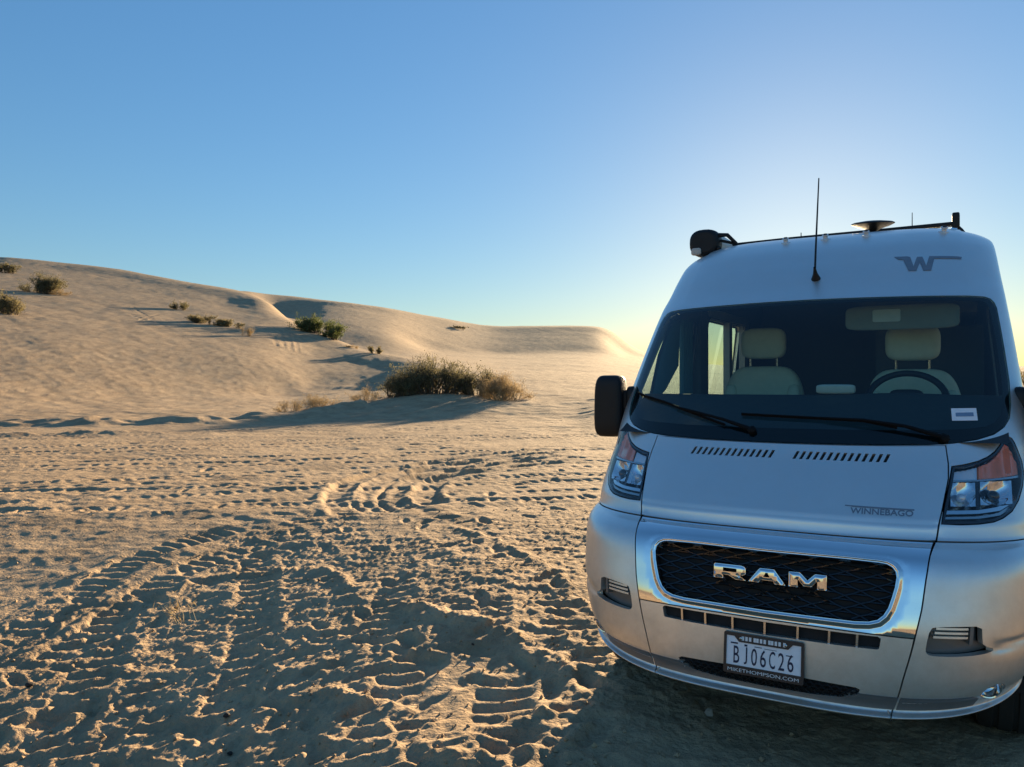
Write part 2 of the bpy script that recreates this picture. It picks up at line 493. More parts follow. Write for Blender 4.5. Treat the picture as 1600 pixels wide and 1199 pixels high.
# the lie of the land, one profile per bearing: (distance, rise seen over it) pairs.
# bearings are named by the photograph's columns; heights follow from distance and angle.
F0 = [(1, 2519), (6, 916.1), (9, 809.5), (12, 756)]
FAR = {
    -500: [(18, 702.6), (24, 650.9), (39.3, 510.7), (58.8, 437.8), (78.2, 401.2), (97.7, 379.2), (117.2, 364.5), (126, 370), (171, 409.9), (420, 568)],
    0: [(18, 702.6), (28, 664.5), (36, 632.5), (56.1, 524.9), (81.6, 464.7), (107.1, 433.1), (132.6, 413.7), (158.1, 400.6), (170, 405), (215, 444.6), (420, 568)],
    100: [(18, 702.6), (28, 664.5), (39, 629.7), (59.2, 530.5), (84.9, 472.8), (110.5, 441.9), (136.2, 422.6), (161.8, 409.4), (174, 413.5), (219, 454.1), (420, 568)],
    200: [(18, 702.6), (28, 664.5), (43, 626.5), (62.3, 539.5), (86.8, 485.1), (111.2, 454.6), (135.6, 435.1), (160.0, 421.5), (172, 425), (217, 465.0), (420, 568)],
    300: [(18, 702.6), (28, 664.5), (48, 623.3), (63.9, 555.4), (83.7, 506.8), (103.6, 476.9), (123.4, 456.5), (143.2, 441.8), (154, 444), (199, 483.9), (300, 480), (420, 568)],
    380: [(18, 702.6), (28, 664.5), (52, 621.2), (66.4, 563.5), (84.2, 519.4), (102.0, 490.7), (119.8, 470.6), (137.6, 455.6), (148, 457), (193, 496.6), (200, 478), (300, 464), (420, 568)],
    415: [(18, 702.6), (28, 664.5), (55, 619.8), (67.0, 571.0), (81.6, 530.9), (96.3, 503.0), (110.9, 482.4), (125.6, 466.7), (135, 467), (165, 478), (200, 482), (290, 464.5), (420, 568)],
    450: [(18, 702.6), (28, 664.5), (58, 618.6), (66.2, 585.3), (76.0, 555.4), (85.7, 532.2), (95.4, 513.8), (105.1, 498.8), (113, 497), (135, 505), (165, 502), (200, 495), (285, 466), (420, 568)],
    500: [(18, 702.6), (28, 664.5), (40, 633.4), (62, 611.3), (75, 571.8), (88, 542.5), (101, 521), (116, 530), (130, 535), (158.4, 510.3), (189.9, 491.5), (221.4, 478.1), (253.0, 468.0), (272, 470), (420, 550)],
    600: [(18, 702.6), (30, 659.9), (36, 637.5), (40, 623), (48, 614.6), (66, 603.1), (78, 575.8), (90, 552), (108, 557), (125, 552), (153.6, 525.3), (185.5, 505.2), (217.4, 491.0), (249.2, 480.5), (268, 482), (420, 545)],
    680: [(18, 702.6), (30, 659.1), (36, 632.5), (40, 616), (46, 608), (60, 587), (90, 563), (130, 556), (165, 549), (187.6, 531.4), (211.2, 517.1), (234.9, 505.6), (258.5, 496.3), (278, 496.5), (420, 545)],
    790: [(22, 683), (30, 657), (36, 634), (40, 622), (50, 606), (60, 592), (100, 572), (150, 560), (185, 553), (207.2, 539.3), (229.9, 528.0), (252.6, 518.8), (275.3, 511.0), (296, 511), (420, 545)],
    900: [(22, 683), (30, 658), (40, 626), (60, 597), (100, 576), (150, 560), (190, 551.5), (212.0, 538.2), (234.3, 527.2), (256.7, 518.2), (279.0, 510.6), (300, 510.5), (420, 545)],
    945: [(16, 716), (22, 683), (32, 640), (60, 600), (100, 579), (150, 563), (190, 553), (212.0, 539.7), (234.3, 528.8), (256.7, 519.7), (279.0, 512.1), (300, 512), (420, 548)],
    965: [(16, 716), (22, 683), (34, 636), (60, 602), (100, 581), (170, 563), (240, 550), (300, 524), (420, 555)],
    1000: [(16, 716), (22, 683), (36, 634), (60, 604), (100, 584), (170, 568), (240, 559), (300, 551), (420, 566)],
    1150: [(16, 716), (22, 683), (40, 628), (60, 608), (100, 592), (170, 580), (240, 575), (300, 572), (420, 574)],
    1700: [(16, 716), (22, 683), (40, 630), (60, 612), (100, 596), (170, 583), (240, 577), (300, 573), (420, 574)],
    2300: [(16, 716), (22, 683), (40, 632), (60, 616), (100, 602), (170, 592), (240, 586), (300, 580), (420, 580)],
}
_px = sorted(FAR)
LZ = np.linspace(0, math.log(420), 500)
_tab = np.array([pchip([math.log(z) for z, _ in F0 + FAR[p]], [-(y - HOR) * z / FPX + 1.6 for z, y in F0 + FAR[p]], LZ) for p in _px])
PXG = np.arange(-500, 2301, 4.0)
TAB = np.array([pchip(_px, _tab[:, i], PXG) for i in range(len(LZ))]).T
_k = np.exp(-np.linspace(-2, 2, 21) ** 2); _k /= _k.sum()
TAB = np.apply_along_axis(lambda r: np.convolve(np.pad(r, 10, 'edge'), _k, 'valid'), 0, TAB)


def base_height(X, Z):
    r = np.hypot(X, Z)
    az = np.arctan2(X, Z)
    azc = np.clip(az, math.radians(-47), math.radians(50))
    zz = np.clip(r * np.cos(azc), 1.0, 419)
    fx = (800 + FPX * np.tan(azc) - PXG[0]) / 4.0
    fx = np.clip(fx, 0, len(PXG) - 1.001)
    fz = np.clip(np.log(zz) / LZ[1], 0, len(LZ) - 1.001)
    i = fx.astype(int); j = fz.astype(int); u = fx - i; v = fz - j
    h = TAB[i, j] * (1 - u) * (1 - v) + TAB[i + 1, j] * u * (1 - v) + TAB[i, j + 1] * (1 - u) * v + TAB[i + 1, j + 1] * u * v
    w = sstep(math.radians(95), math.radians(46), np.abs(az))
    back = (1 - w) * (gnoise(X / 45 + 7, Z / 45 + 3, 5) * 1.6 * sstep(25, 90, r))
    far = sstep(330, 430, r)
    return (h * w + back) * (1 - far) + far * 2.0 * w


def tilt(X, Z):
    return -.075 * np.clip(9.6 - Z, 0, 7.2) * sstep(.1, -2.6, X) * sstep(-4, 1.5, Z)


def px2g(px, py=None, Z=None):
    """photo column + row (flat ground) or distance -> ground X, Z"""
    if Z is None:
        Z = 1.6 * FPX / (py - HOR)
        for _ in range(8):          # allow for the fall of the ground towards the viewer
            h = float(tilt(np.array([(px - 800) / FPX * Z]), np.array([Z]))[0])
            Z = .5 * Z + .5 * (1.6 - h) * FPX / (py - HOR)
    return ((px - 800) / FPX * Z, Z)


def pathdist(X, Z, pts):
    """distance to a polyline, along-length and signed side"""
    best = np.full(X.shape, 1e9); along = np.zeros(X.shape)
    L = 0.
    for (x0, z0), (x1, z1) in zip(pts[:-1], pts[1:]):
        dx, dz = x1 - x0, z1 - z0
        l = math.hypot(dx, dz) + 1e-9
        t = np.clip(((X - x0) * dx + (Z - z0) * dz) / l / l, 0, 1)
        d = np.hypot(X - x0 - t * dx, Z - z0 - t * dz)
        m = d < best
        best = np.where(m, d, best); along = np.where(m, L + t * l, along)
        L += l
    return best, along, L


def smooth_path(pts, n=24):
    p = np.array(pts, float)
    t = np.concatenate([[0], np.cumsum(np.hypot(*np.diff(p, axis=0).T))])
    s = np.linspace(0, t[-1], n)
    return list(zip(pchip(t, p[:, 0], s), pchip(t, p[:, 1], s)))


TRACKS = []   # (path, half width, depth, lug wavelength, lug height)
def _pp(l): return smooth_path([px2g(*q) for q in l])
for l in ([(548, 806), (527, 777), (545, 754), (610, 735), (710, 717), (860, 701)],
          [(598, 806), (573, 776), (592, 752), (655, 735), (755, 719), (885, 706)],
          [(642, 797), (609, 772), (627, 754), (695, 738), (800, 723), (905, 711)],
          [(684, 792), (662, 770), (674, 754), (725, 742), (830, 729), (915, 719)]):
    TRACKS.append((_pp(l), .20, .05, 0, 0))
for l in ([(0, 1008), (100, 942), (205, 880), (300, 846), (420, 815)], [(20, 1062), (150, 985), (245, 915), (345, 868), (470, 832)]):
    TRACKS.append((_pp(l), .17, .022, .16, .012))
for l in ([(395, 858), (400, 950), (383, 1040), (345, 1130), (325, 1260)], [(622, 900), (608, 970), (625, 1050), (600, 1120), (590, 1260)],
          [(800, 1010), (782, 1100), (775, 1180), (770, 1280)], [(180, 930), (165, 1010), (110, 1100), (40, 1220)]):
    TRACKS.append((_pp(l), .16, .014, .17, .013))
_t = random.Random(5)
for k in range(15):      # long passes of knobbly tyres over the firm sand
    y0 = 668 + k * 8.5 + _t.uniform(-4, 4); a, b = _t.uniform(-6, 14), _t.uniform(-10, 4)
    TRACKS.append((smooth_path([px2g(-160, y0 + 16 + a), px2g(180, y0 + 8 + a * .5), px2g(480, y0 - 2), px2g(800, y0 - 9 + b * .5), px2g(1080, max(648, y0 - 14 + b))], 20), (.12 if k % 2 else .16), .013, _t.uniform(.15, .24), .010))
for l in ([(432, 80), (428, 87), (424, 94)], [(444, 80), (441, 87), (437, 94)], [(455, 80), (453, 87), (448, 94)], [(466, 80), (463, 87), (458, 94)],
          [(203, 84), (232, 81), (262, 79)], [(206, 79.5), (235, 82), (262, 85)], [(212, 79), (226, 82), (238, 86), (250, 89)], [(256, 79), (240, 83), (222, 87), (206, 92)]):
    TRACKS.append((smooth_path([px2g(a, Z=z) for a, z in l], 10), .22, .028, .5, .012))
RIDGES = [(smooth_path([px2g(-120, Z=27.3), px2g(60, Z=28.2), px2g(200, Z=28.6), px2g(330, Z=30), px2g(450, Z=33), px2g(560, Z=37)], 24), 1.25, .36), (smooth_path([px2g(-120, Z=22), px2g(40, Z=22.6), px2g(130, Z=23), px2g(240, Z=24.5)], 24), .7, .12), (_pp([(612, 938), (700, 960), (790, 985), (850, 1020), (908, 1054)]), .08, .04), (_pp([(255, 935), (320, 905), (480, 890), (560, 925)]), .07, .03),
          (_pp([(500, 1075), (540, 1090), (640, 1098)]), .05, .035), (_pp([(770, 1110), (835, 1118), (870, 1090)]), .06, .04), (_pp([(700, 820), (820, 868), (900, 935), (925, 990)]), .07, .022)]
PRINTS = []
_r = random.Random(11)
for k in range(230):
    px, py = _r.uniform(-100, 960), 800 + 460 * _r.random() ** 1.3
    if px < 400 and py < 985 - px * .45: continue
    PRINTS.append((*px2g(px, py), _r.uniform(0, math.pi), _r.uniform(.75, 1.2)))
for k in range(60):
    PRINTS.append((*px2g(_r.uniform(250, 930), _r.uniform(690, 800)), _r.uniform(0, math.pi), _r.uniform(.8, 1.3)))


def ground_height(X, Z):
    r = np.hypot(X, Z)
    px = 800 + FPX * X / np.maximum(Z, .3)
    h = base_height(X, Z) + tilt(X, Z)
    # churned sand close by, firm sand further out
    zb = np.interp(px, [-400, 0, 150, 300, 450, 900, 1200], [4.4, 5.2, 6.2, 7.8, 8.9, 9.6, 10.5])
    zb = zb + gnoise(X / 1.6, Z / 1.6, 3) * 2.2 + gnoise(X / .5, Z / .5, 4) * .8
    rough = sstep(zb + 1.0, zb - 1.2, Z)
    rough = np.where(Z < 0.2, .8, rough)
    van = np.exp(-(((X - 2.3) / 1.6) ** 2 + ((Z - 2.3) / 1.5) ** 4))
    basin = np.exp(-(((X - px2g(750, 1045)[0]) / .55) ** 2 + ((Z - px2g(750, 1045)[1]) / .75) ** 2) ** 2)
    calm = 1 - .75 * np.clip(van + basin, 0, 1)
    near = r < 30
    xs, zs = X[near], Z[near]
    wx = xs + .12 * gnoise(xs * 2.1, zs * 2.1, 41); wz = zs + .12 * gnoise(xs * 2.1 + 9, zs * 2.1, 42)
    n = .026 * gnoise(wx / 1.2, wz / 1.2, 1)
    amp = sstep(-.3, .3, gnoise(xs / .8, zs / .8, 14))
    n += (.012 + .013 * amp) * bowls(wx / .30, wz / .27, 71) + (.015 - .005 * amp) * bowls(wx / .135 + 3, wz / .12, 72) + .010 * bowls(xs / .07, zs / .065, 73)
    n += .007 * gnoise(xs / .05, zs / .05, 10) + .0035 * gnoise(xs / .024, zs / .024, 13)
    n -= .022
    f = .05 * gnoise(xs / 3.1, zs / 3.1, 21) + .016 * gnoise(wx / .8, wz / .8, 22) + .011 * gnoise(wx / .3, wz / .3, 23) + .010 * gnoise(xs / .12, zs / .12, 24)
    patch = sstep(.0, .25, gnoise(xs / 4.0 + 3, zs / 2.2, 25)) * sstep(28, 20, zs)
    f += patch * (.03 * gnoise(wx / .5, wz / .5, 26) + .014 * gnoise(wx / .2, wz / .2, 27))
    ledge = np.exp(-((zs - 27) / 4) ** 2)
    f += ledge * (.045 * gnoise(wx / .9, wz / .9, 61) + .025 * gnoise(wx / .33, wz / .33, 62))
    h[near] += (n * rough[near] * calm[near] + f * (1 - rough[near])) * sstep(30, 25, r[near])
    h -= .06 * basin
    # wind-worked relief of the slopes
    fm = sstep(16, 40, r)
    far = r > 16
    xf, zf = X[far], Z[far]
    q = .8 * gnoise(xf / 26, zf / 26, 31) * sstep(30, 90, r[far]) * .28 + .11 * gnoise(xf / 7, zf / 9, 32) + .055 * gnoise(xf / 2.6, zf / 3.2, 33) + .034 * gnoise(xf / 1.1, zf / 1.1, 34) + .016 * gnoise(xf / .45, zf / .45, 37) * sstep(90, 50, r[far]) + .03 * bowls(xf / .9, zf / .9, 38) * sstep(110, 50, r[far])
    q += sstep(0, .3, gnoise(xf / 18, zf / 14, 35)) * (.05 * gnoise(xf / 1.5, zf / 1.5, 36))
    q *= 1 - .2 * sstep(100, 160, r[far])
    h[far] += q * fm[far]
    for pts, hw, dep, lam, lug in TRACKS:
        p = np.array(pts)
        m = (X > p[:, 0].min() - 3 * hw) & (X < p[:, 0].max() + 3 * hw) & (Z > p[:, 1].min() - 3 * hw) & (Z < p[:, 1].max() + 3 * hw)
        if not m.any(): continue
        xs, zs = X[m], Z[m]
        d, al, L = pathdist(xs + .03 * gnoise(xs * 3, zs * 3, 51), zs + .03 * gnoise(xs * 3, zs * 3, 52), pts)
        e = sstep(0, .5, al) * sstep(L, L - .5, al)
        qd = d / hw
        prof = -dep * sstep(1.15, .75, qd) + dep * .45 * np.exp(-((qd - 1.35) / .3) ** 2)
        if lam: prof += lug * np.cos(2 * np.pi * (al + .25 * d) / lam) * sstep(1.0, .8, qd)
        h[m] += prof * e * np.clip(.75 + 1.1 * gnoise(xs / .6, zs / .6, 55), .1, 1.4)
    for pts, hw, ht in RIDGES:
        p = np.array(pts)
        w3 = 3 * hw + .3
        m = (X > p[:, 0].min() - w3) & (X < p[:, 0].max() + w3) & (Z > p[:, 1].min() - w3) & (Z < p[:, 1].max() + w3)
        d, al, L = pathdist(X[m] + .03 * gnoise(X[m] * 4, Z[m] * 4, 53), Z[m] + .03 * gnoise(X[m] * 4, Z[m] * 4, 54), pts)
        brk = np.clip(.75 + 1.0 * gnoise(X[m] / (2 * hw), Z[m] / (2 * hw), 57) + .5 * gnoise(X[m] / (.6 * hw), Z[m] / (.6 * hw), 58), .1, 1.4)
        h[m] += ht * brk * np.exp(-(d / hw) ** 2) * sstep(0, .2, al) * sstep(L, L - .2, al)
    for cx, cz, a, s in PRINTS:
        m = (np.abs(X - cx) < .35) & (np.abs(Z - cz) < .35)
        if not m.any(): continue
        dx, dz = X[m] - cx, Z[m] - cz
        u = (dx * math.cos(a) + dz * math.sin(a)) / (.15 * s); v = (-dx * math.sin(a) + dz * math.cos(a)) / (.06 * s)
        q = np.hypot(u, v)
        h[m] += -.022 * s * sstep(1.15, .3, q) + .005 * s * np.exp(-((q - 1.3) / .28) ** 2)
    return h


FWD = CAM_R[1][:2] / np.linalg.norm(CAM_R[1][:2]); RGT = np.array([FWD[1], -FWD[0]])
def g2w(X, Z):
    X = np.asarray(X, float); Z = np.asarray(Z, float)
    return CAM_POS[0] + X * RGT[0] + Z * FWD[0], CAM_POS[1] + X * RGT[1] + Z * FWD[1]


def ground_at(px, Z):
    """world point on the sand at photo column px and distance Z"""
    X = (px - 800) / FPX * Z
    h = float(base_height(np.array([X]), np.array([Z]))[0])
    x, y = g2w(X, Z)
    return float(x), float(y), h


def build_ground():
    t = np.tan(np.radians(38.5))
    az = np.arctan(np.linspace(-t, t, 1060))
    rest = np.linspace(math.radians(38.5), 2 * math.pi - math.radians(38.5), 152)[1:-1]
    az = np.concatenate([az, rest])
    r = np.concatenate([np.linspace(.03, 1.5, 24)[:-1], np.exp(np.linspace(math.log(1.5), math.log(12), 420))[:-1], np.exp(np.linspace(math.log(12), math.log(40), 270))[:-1], np.exp(np.linspace(math.log(40), math.log(430), 230))[:-1], np.array([430, 520, 700, 1000, 1500, 2200])])
    A, Rr = np.meshgrid(az, r, indexing='ij')
    X = Rr * np.sin(A); Z = Rr * np.cos(A)
    H = ground_height(X, Z)
    # keep the sand under the tyres and nose out of the bodywork
    wx, wy = g2w(X, Z)
    P = np.stack([wx, wy, H], -1)
    n, m = H.shape
    idx = np.arange(n * m).reshape(n, m)
    nx = np.roll(idx, -1, axis=0)
    q = np.stack([idx[:, :-1], nx[:, :-1], nx[:, 1:], idx[:, 1:]], -1).reshape(-1, 4)
    # surface normals of the whole sheet, so that neighbouring pieces shade as one
    dA = np.roll(P, -1, 0) - np.roll(P, 1, 0)
    dR = np.gradient(P, axis=1)
    nrm = np.cross(dR, dA); nrm /= np.linalg.norm(nrm, axis=-1, keepdims=True) + 1e-12
    nrm[nrm[..., 2] < 0] *= -1
    P = P.reshape(-1, 3); nrm = nrm.reshape(-1, 3)
    # which stretch of land each face belongs to
    fx = X.reshape(-1)[q].mean(1); fz = Z.reshape(-1)[q].mean(1)
    pxf = 800 + FPX * fx / np.maximum(fz, .5)
    foot = np.interp(pxf, [-600, 400, 520, 620], [34, 40, 48, 60])
    crest = np.interp(pxf, [-600, 0, 200, 300, 380, 415, 450, 500, 600, 660], [240, 225, 210, 195, 180, 160, 136, 98, 78, 66])
    reg = np.zeros(len(q), int)
    ok = (fz > 5)
    reg[ok & (pxf < 640) & (pxf > -650) & (fz > foot) & (fz < crest)] = 1
    reg[ok & (pxf < 790) & (pxf > -650) & (fz >= np.maximum(crest, 105)) & (fz < 400)] = 2
    reg[ok & (pxf >= 790) & (pxf < 1060) & (fz > 190) & (fz < 400)] = 3
    flip = np.cross(P[q[:, 1]] - P[q[:, 0]], P[q[:, 3]] - P[q[:, 0]])[:, 2] < 0
    q[flip] = q[flip][:, ::-1]
    info = [('sand_ground', None), ('dune', 'tall near sand dune sloping down from the left with scattered bushes'),
            ('dune', 'smooth dim sand dune behind the near one, long falling crest'), ('dune', 'flat-topped far sand dune ending in a steep drop beside the van')]
    for k, (nm, lab) in enumerate(info):
        fq = q[reg == k]
        used, inv = np.unique(fq, return_inverse=True)
        fq = inv.reshape(-1, 4)
        me = bpy.data.meshes.new(nm)
        nv, nf = len(used), len(fq)
        me.vertices.add(nv); me.vertices.foreach_set('co', P[used].astype(np.float32).ravel())
        me.loops.add(nf * 4); me.loops.foreach_set('vertex_index', fq.astype(np.int32).ravel())
        me.polygons.add(nf); me.polygons.foreach_set('loop_start', np.arange(0, nf * 4, 4, dtype=np.int32))
        me.polygons.foreach_set('use_smooth', np.ones(nf, bool))
        me.update(calc_edges=True); me.validate()
        me.normals_split_custom_set_from_vertices(nrm[used].astype(np.float32))
        o = link(nm, me, MAT['sand'])
        o['kind'] = 'structure'
        if lab: o['label'] = lab


build_ground()

# ------------------------------------------------------------------ body panels cut out of the van's skin
class Nose:
    def __init__(self, sgn=1): self.s = sgn
    def p(self, u, v):
        return M(u, v)
    def n(self, u, v):
        return N(u, v)


_ve = np.linspace(0, VS[-2], 600)
_E = M(np.full(600, UM), _ve)
EDGE_H, EDGE_S, EDGE_B = _E[:, 2], _E[:, 0], _E[:, 1]
_o = np.argsort(EDGE_H); EDGE_H, EDGE_S, EDGE_B = EDGE_H[_o], EDGE_S[_o], EDGE_B[_o]


class Side:
    def __init__(self, sgn): self.s = sgn
    def p(self, u, v):      # u = back, v = height
        s = np.interp(v, EDGE_H, EDGE_S)
        return np.stack([self.s * s, np.asarray(u, float), np.asarray(v, float)], -1)
    def n(self, u, v):
        ds = (np.interp(np.asarray(v) + .03, EDGE_H, EDGE_S) - np.interp(np.asarray(v) - .03, EDGE_H, EDGE_S)) / .06
        n = np.stack([np.full(np.shape(u), float(self.s)), np.zeros(np.shape(u)), -ds], -1)
        return n / np.linalg.norm(n, axis=-1, keepdims=True)


NOSE = Nose()
SIDE = {-1: Side(-1), 1: Side(1)}


def dens(poly, step):
    out = []
    n = len(poly)
    for i in range(n):
        a, b = np.array(poly[i], float), np.array(poly[(i + 1) % n], float)
        k = max(1, int(math.ceil(np.hypot(*(b - a)) / step)))
        for j in range(k): out.append(tuple(a + (b - a) * j / k))
    return out


def rounded(poly, n=3):
    """soften corners of a coarse outline (Chaikin)"""
    p = np.array(poly, float)
    for _ in range(n):
        q = np.roll(p, -1, 0)
        p = np.stack([.75 * p + .25 * q, .25 * p + .75 * q], 1).reshape(-1, 2)
    return [tuple(x) for x in p]


def inside(pts, poly):
    pts = np.asarray(pts); poly = np.asarray(poly)
    x, y = pts[:, 0], pts[:, 1]
    c = np.zeros(len(pts), bool)
    j = len(poly) - 1
    for i in range(len(poly)):
        xi, yi = poly[i]; xj, yj = poly[j]
        with np.errstate(divide='ignore', invalid='ignore'):
            m = ((yi > y) != (yj > y)) & (x < (xj - xi) * (y - yi) / (yj - yi + 1e-30) + xi)
        c ^= m
        j = i
    return c


def polydist(pts, poly, closed=True):
    pts = np.asarray(pts, float); poly = np.asarray(poly, float)
    best = np.full(len(pts), 1e9)
    n = len(poly)
    for i in range(n if closed else n - 1):
        a, b = poly[i], poly[(i + 1) % n]
        d = b - a; l2 = (d * d).sum() + 1e-18
        t = np.clip(((pts - a) @ d) / l2, 0, 1)
        best = np.minimum(best, np.hypot(*(pts - a - t[:, None] * d).T))
    return best


def inset(poly, d):
    """move an outline inwards by d"""
    p = np.array(poly, float)
    area = .5 * np.sum(p[:, 0] * np.roll(p[:, 1], -1) - np.roll(p[:, 0], -1) * p[:, 1])
    t = np.roll(p, -1, 0) - np.roll(p, 1, 0)
    t /= np.linalg.norm(t, axis=1, keepdims=True) + 1e-12
    n = np.stack([-t[:, 1], t[:, 0]], 1) * (1 if area > 0 else -1)
    return [tuple(x) for x in p + n * d]


def mirror(poly): return [(-u, v) for u, v in poly][::-1]
def sym(half): return list(half) + [(-u, v) for u, v in half[::-1] if abs(u) > 1e-6]


def panel(name, outer, mat, parent, holes=(), surf=NOSE, disp=None, off=0., thick=.012, res=.03, extra=(), edge=None, label=None, round_edge=.0):
    """a sheet-metal (or glass) piece: the outline cut out of the skin, with folded-in edges"""
    edge = edge or res * .6
    outer = dens(outer, edge); holes = [dens(h, edge) for h in holes]
    loops = [outer] + holes
    pts = []; edges = []
    for lp in loops:
        o = len(pts); pts += lp
        edges += [(o + i, o + (i + 1) % len(lp)) for i in range(len(lp))]
    bp = np.array(pts)
    lo, hi = bp.min(0), bp.max(0)
    gx, gy = np.meshgrid(np.arange(lo[0] + res * .5, hi[0], res), np.arange(lo[1] + res * .5, hi[1], res), indexing='ij')
    g = np.stack([gx.ravel(), gy.ravel()], 1)
    ex = [np.array(dens(e, edge)) for e in extra]
    if ex: g = np.concatenate([g[np.min([polydist(g, e) for e in ex], axis=0) > edge * .5]] + ex)
    def keep(q):
        k = inside(q, outer)
        for h in holes: k &= ~inside(q, h)
        return k
    g = g[keep(g)]
    dmin = np.min([polydist(g, lp) for lp in loops], axis=0) if len(g) else np.zeros(0)
    g = g[dmin > edge * .45]
    allp = np.concatenate([bp, g]) if len(g) else bp
    vs, es, fs, *_ = delaunay_2d_cdt([Vector((float(a), float(b))) for a, b in allp], edges, [], 0, 1e-7)
    V2 = np.array([(v.x, v.y) for v in vs]); F = np.array([f for f in fs if len(f) == 3])
    cen = V2[F].mean(1)
    F = F[keep(cen)]
    used, inv = np.unique(F, return_inverse=True)
    V2 = V2[used]; F = inv.reshape(-1, 3)
    dd = np.full(len(V2), float(off))
    if disp is not None: dd = dd + disp(V2)
    n0 = surf.n(V2[:, 0], V2[:, 1])
    P = surf.p(V2[:, 0], V2[:, 1]) + n0 * dd[:, None]
    nn = n0
    if disp is not None:
        e = 1.5e-3
        def q(d):
            w = V2 + d
            return surf.p(w[:, 0], w[:, 1]) + surf.n(w[:, 0], w[:, 1]) * (off + disp(w))[:, None]
        nn = np.cross(q(np.array([e, 0])) - q(np.array([-e, 0])), q(np.array([0, e])) - q(np.array([0, -e])))
        nn /= np.linalg.norm(nn, axis=1, keepdims=True) + 1e-12
        nn *= np.sign((nn * n0).sum(1))[:, None]
    # orient faces outwards
    fn = np.cross(P[F[:, 1]] - P[F[:, 0]], P[F[:, 2]] - P[F[:, 0]])
    fl = (fn * nn[F[:, 0]]).sum(1) < 0
    F[fl] = F[fl][:, ::-1]
    verts = [P]; norms = [nn]; faces = [list(map(int, f)) for f in F]
    if thick > 0:
        cnt = {}
        for f in F:
            for a, b in ((f[0], f[1]), (f[1], f[2]), (f[2], f[0])):
                cnt.setdefault((min(a, b), max(a, b)), []).append((a, b))
        be = [k[0] for k in cnt.values() if len(k) == 1]
        base = len(P); rv = []; rn = []
        for a, b in be:
            t = P[b] - P[a]; o = np.cross(t, nn[a]); o /= np.linalg.norm(o) + 1e-12
            i = base + len(rv)
            rv += [P[a], P[b], P[b] - nn[b] * thick, P[a] - nn[a] * thick]; rn += [o] * 4
            faces.append([i, i + 3, i + 2, i + 1])
        verts.append(np.array(rv).reshape(-1, 3)); norms.append(np.array(rn).reshape(-1, 3))
    me = mesh_from(np.concatenate(verts), faces, name, True, np.concatenate(norms))
    o = link(name, me, mat, parent)
    if label: o['label'] = label
    return o


def place_text(txt, h, width, fn, name, mat, parent, weight=0.):
    """lettering as flat print on a surface: fn maps text (x,y in 0..width, 0..h) to points"""
    cu = bpy.data.curves.new('lettering', 'FONT')
    cu.body = txt; cu.resolution_u = 3; cu.offset = weight
    o = bpy.data.objects.new('lettering', cu); COL.objects.link(o)
    dg = bpy.context.evaluated_depsgraph_get()
    me = bpy.data.meshes.new_from_object(o.evaluated_get(dg))
    bpy.data.objects.remove(o); bpy.data.curves.remove(cu)
    a = np.array([v.co[:] for v in me.vertices])
    a -= a.min(0); mx = a.max(0)
    x = a[:, 0] / mx[0] * width; y = a[:, 1] / mx[1] * h
    P = fn(x, y)
    me2 = mesh_from(P, [tuple(p.vertices) for p in me.polygons], name, False)
    bpy.data.meshes.remove(me)
    return link(name, me2, mat, parent)


van = empty('camper_van', (0, 2.9, 0), 'silver camper van with chrome grille parked nose-on in the sand', 'van')
G = .0028          # half a shut line

WS = sym([(0, 2.383), (.27, 2.38), (.58, 2.373), (.85, 2.366), (.95, 2.357), (.992, 2.34), (1.018, 2.31), (1.032, 2.265), (1.033, 2.10), (1.032, 1.97), (1.028, 1.75), (1.01, 1.60), (.987, 1.525), (.945, 1.475), (.885, 1.436), (.80, 1.407), (.70, 1.388), (.6, 1.379), (.4, 1.372), (.2, 1.369), (0, 1.368)])
HOOD = sym([(0, 1.360), (.2, 1.361), (.4, 1.364), (.6, 1.370), (.664, 1.374), (.672, 1.28), (.670, 1.2), (.660, 1.13), (.646, 1.03), (.638, .985), (.625, .9), (.6, .8975), (.3, .895), (0, .894)])
HL = [(.690, 1.266), (.74, 1.275), (.80, 1.293), (.85, 1.318), (.885, 1.345), (.915, 1.38), (.935, 1.412), (.957, 1.421), (.985, 1.41), (1.0, 1.385), (1.02, 1.34), (1.042, 1.285), (1.046, 1.23), (1.025, 1.15), (.99, 1.075), (.948, 1.022), (.90, .992), (.855, .976), (.79, .968), (.72, .965), (.648, .966), (.658, 1.05), (.676, 1.17)]
SEAM = [(.624, .889), (.6, .78), (.585, .68), (.57, .56), (.553, .46), (.538, .36), (.528, .29), (.508, .12), (.505, 0)]
GRILLE = sym([(0, .727), (.3, .731), (.42, .7285), (.448, .725), (.467, .714), (.479, .697), (.483, .672), (.478, .635), (.469, .60), (.456, .556), (.44, .526), (.42, .507), (.39, .4965), (.34, .491), (0, .486)])

# painted shell between the glass, the bonnet and the lamps, and the roof
hoodhole = sym([(0, 1.364 - .0), (.2, 1.3645), (.4, 1.3675), (.6, 1.3735), (.669, 1.378), (.678, 1.28), (.676, 1.2), (.666, 1.13), (.652, 1.03), (.644, .985), (.63, .88), (0, .88)])
wshole = inset(WS, -.004)
hlhole = inset(HL, -.004)


def rib_disp(q):
    u, v = np.abs(q[:, 0]), q[:, 1]
    d = .007 * sstep(.865, .845, u) * sstep(2.42, 2.62, v)
    return d


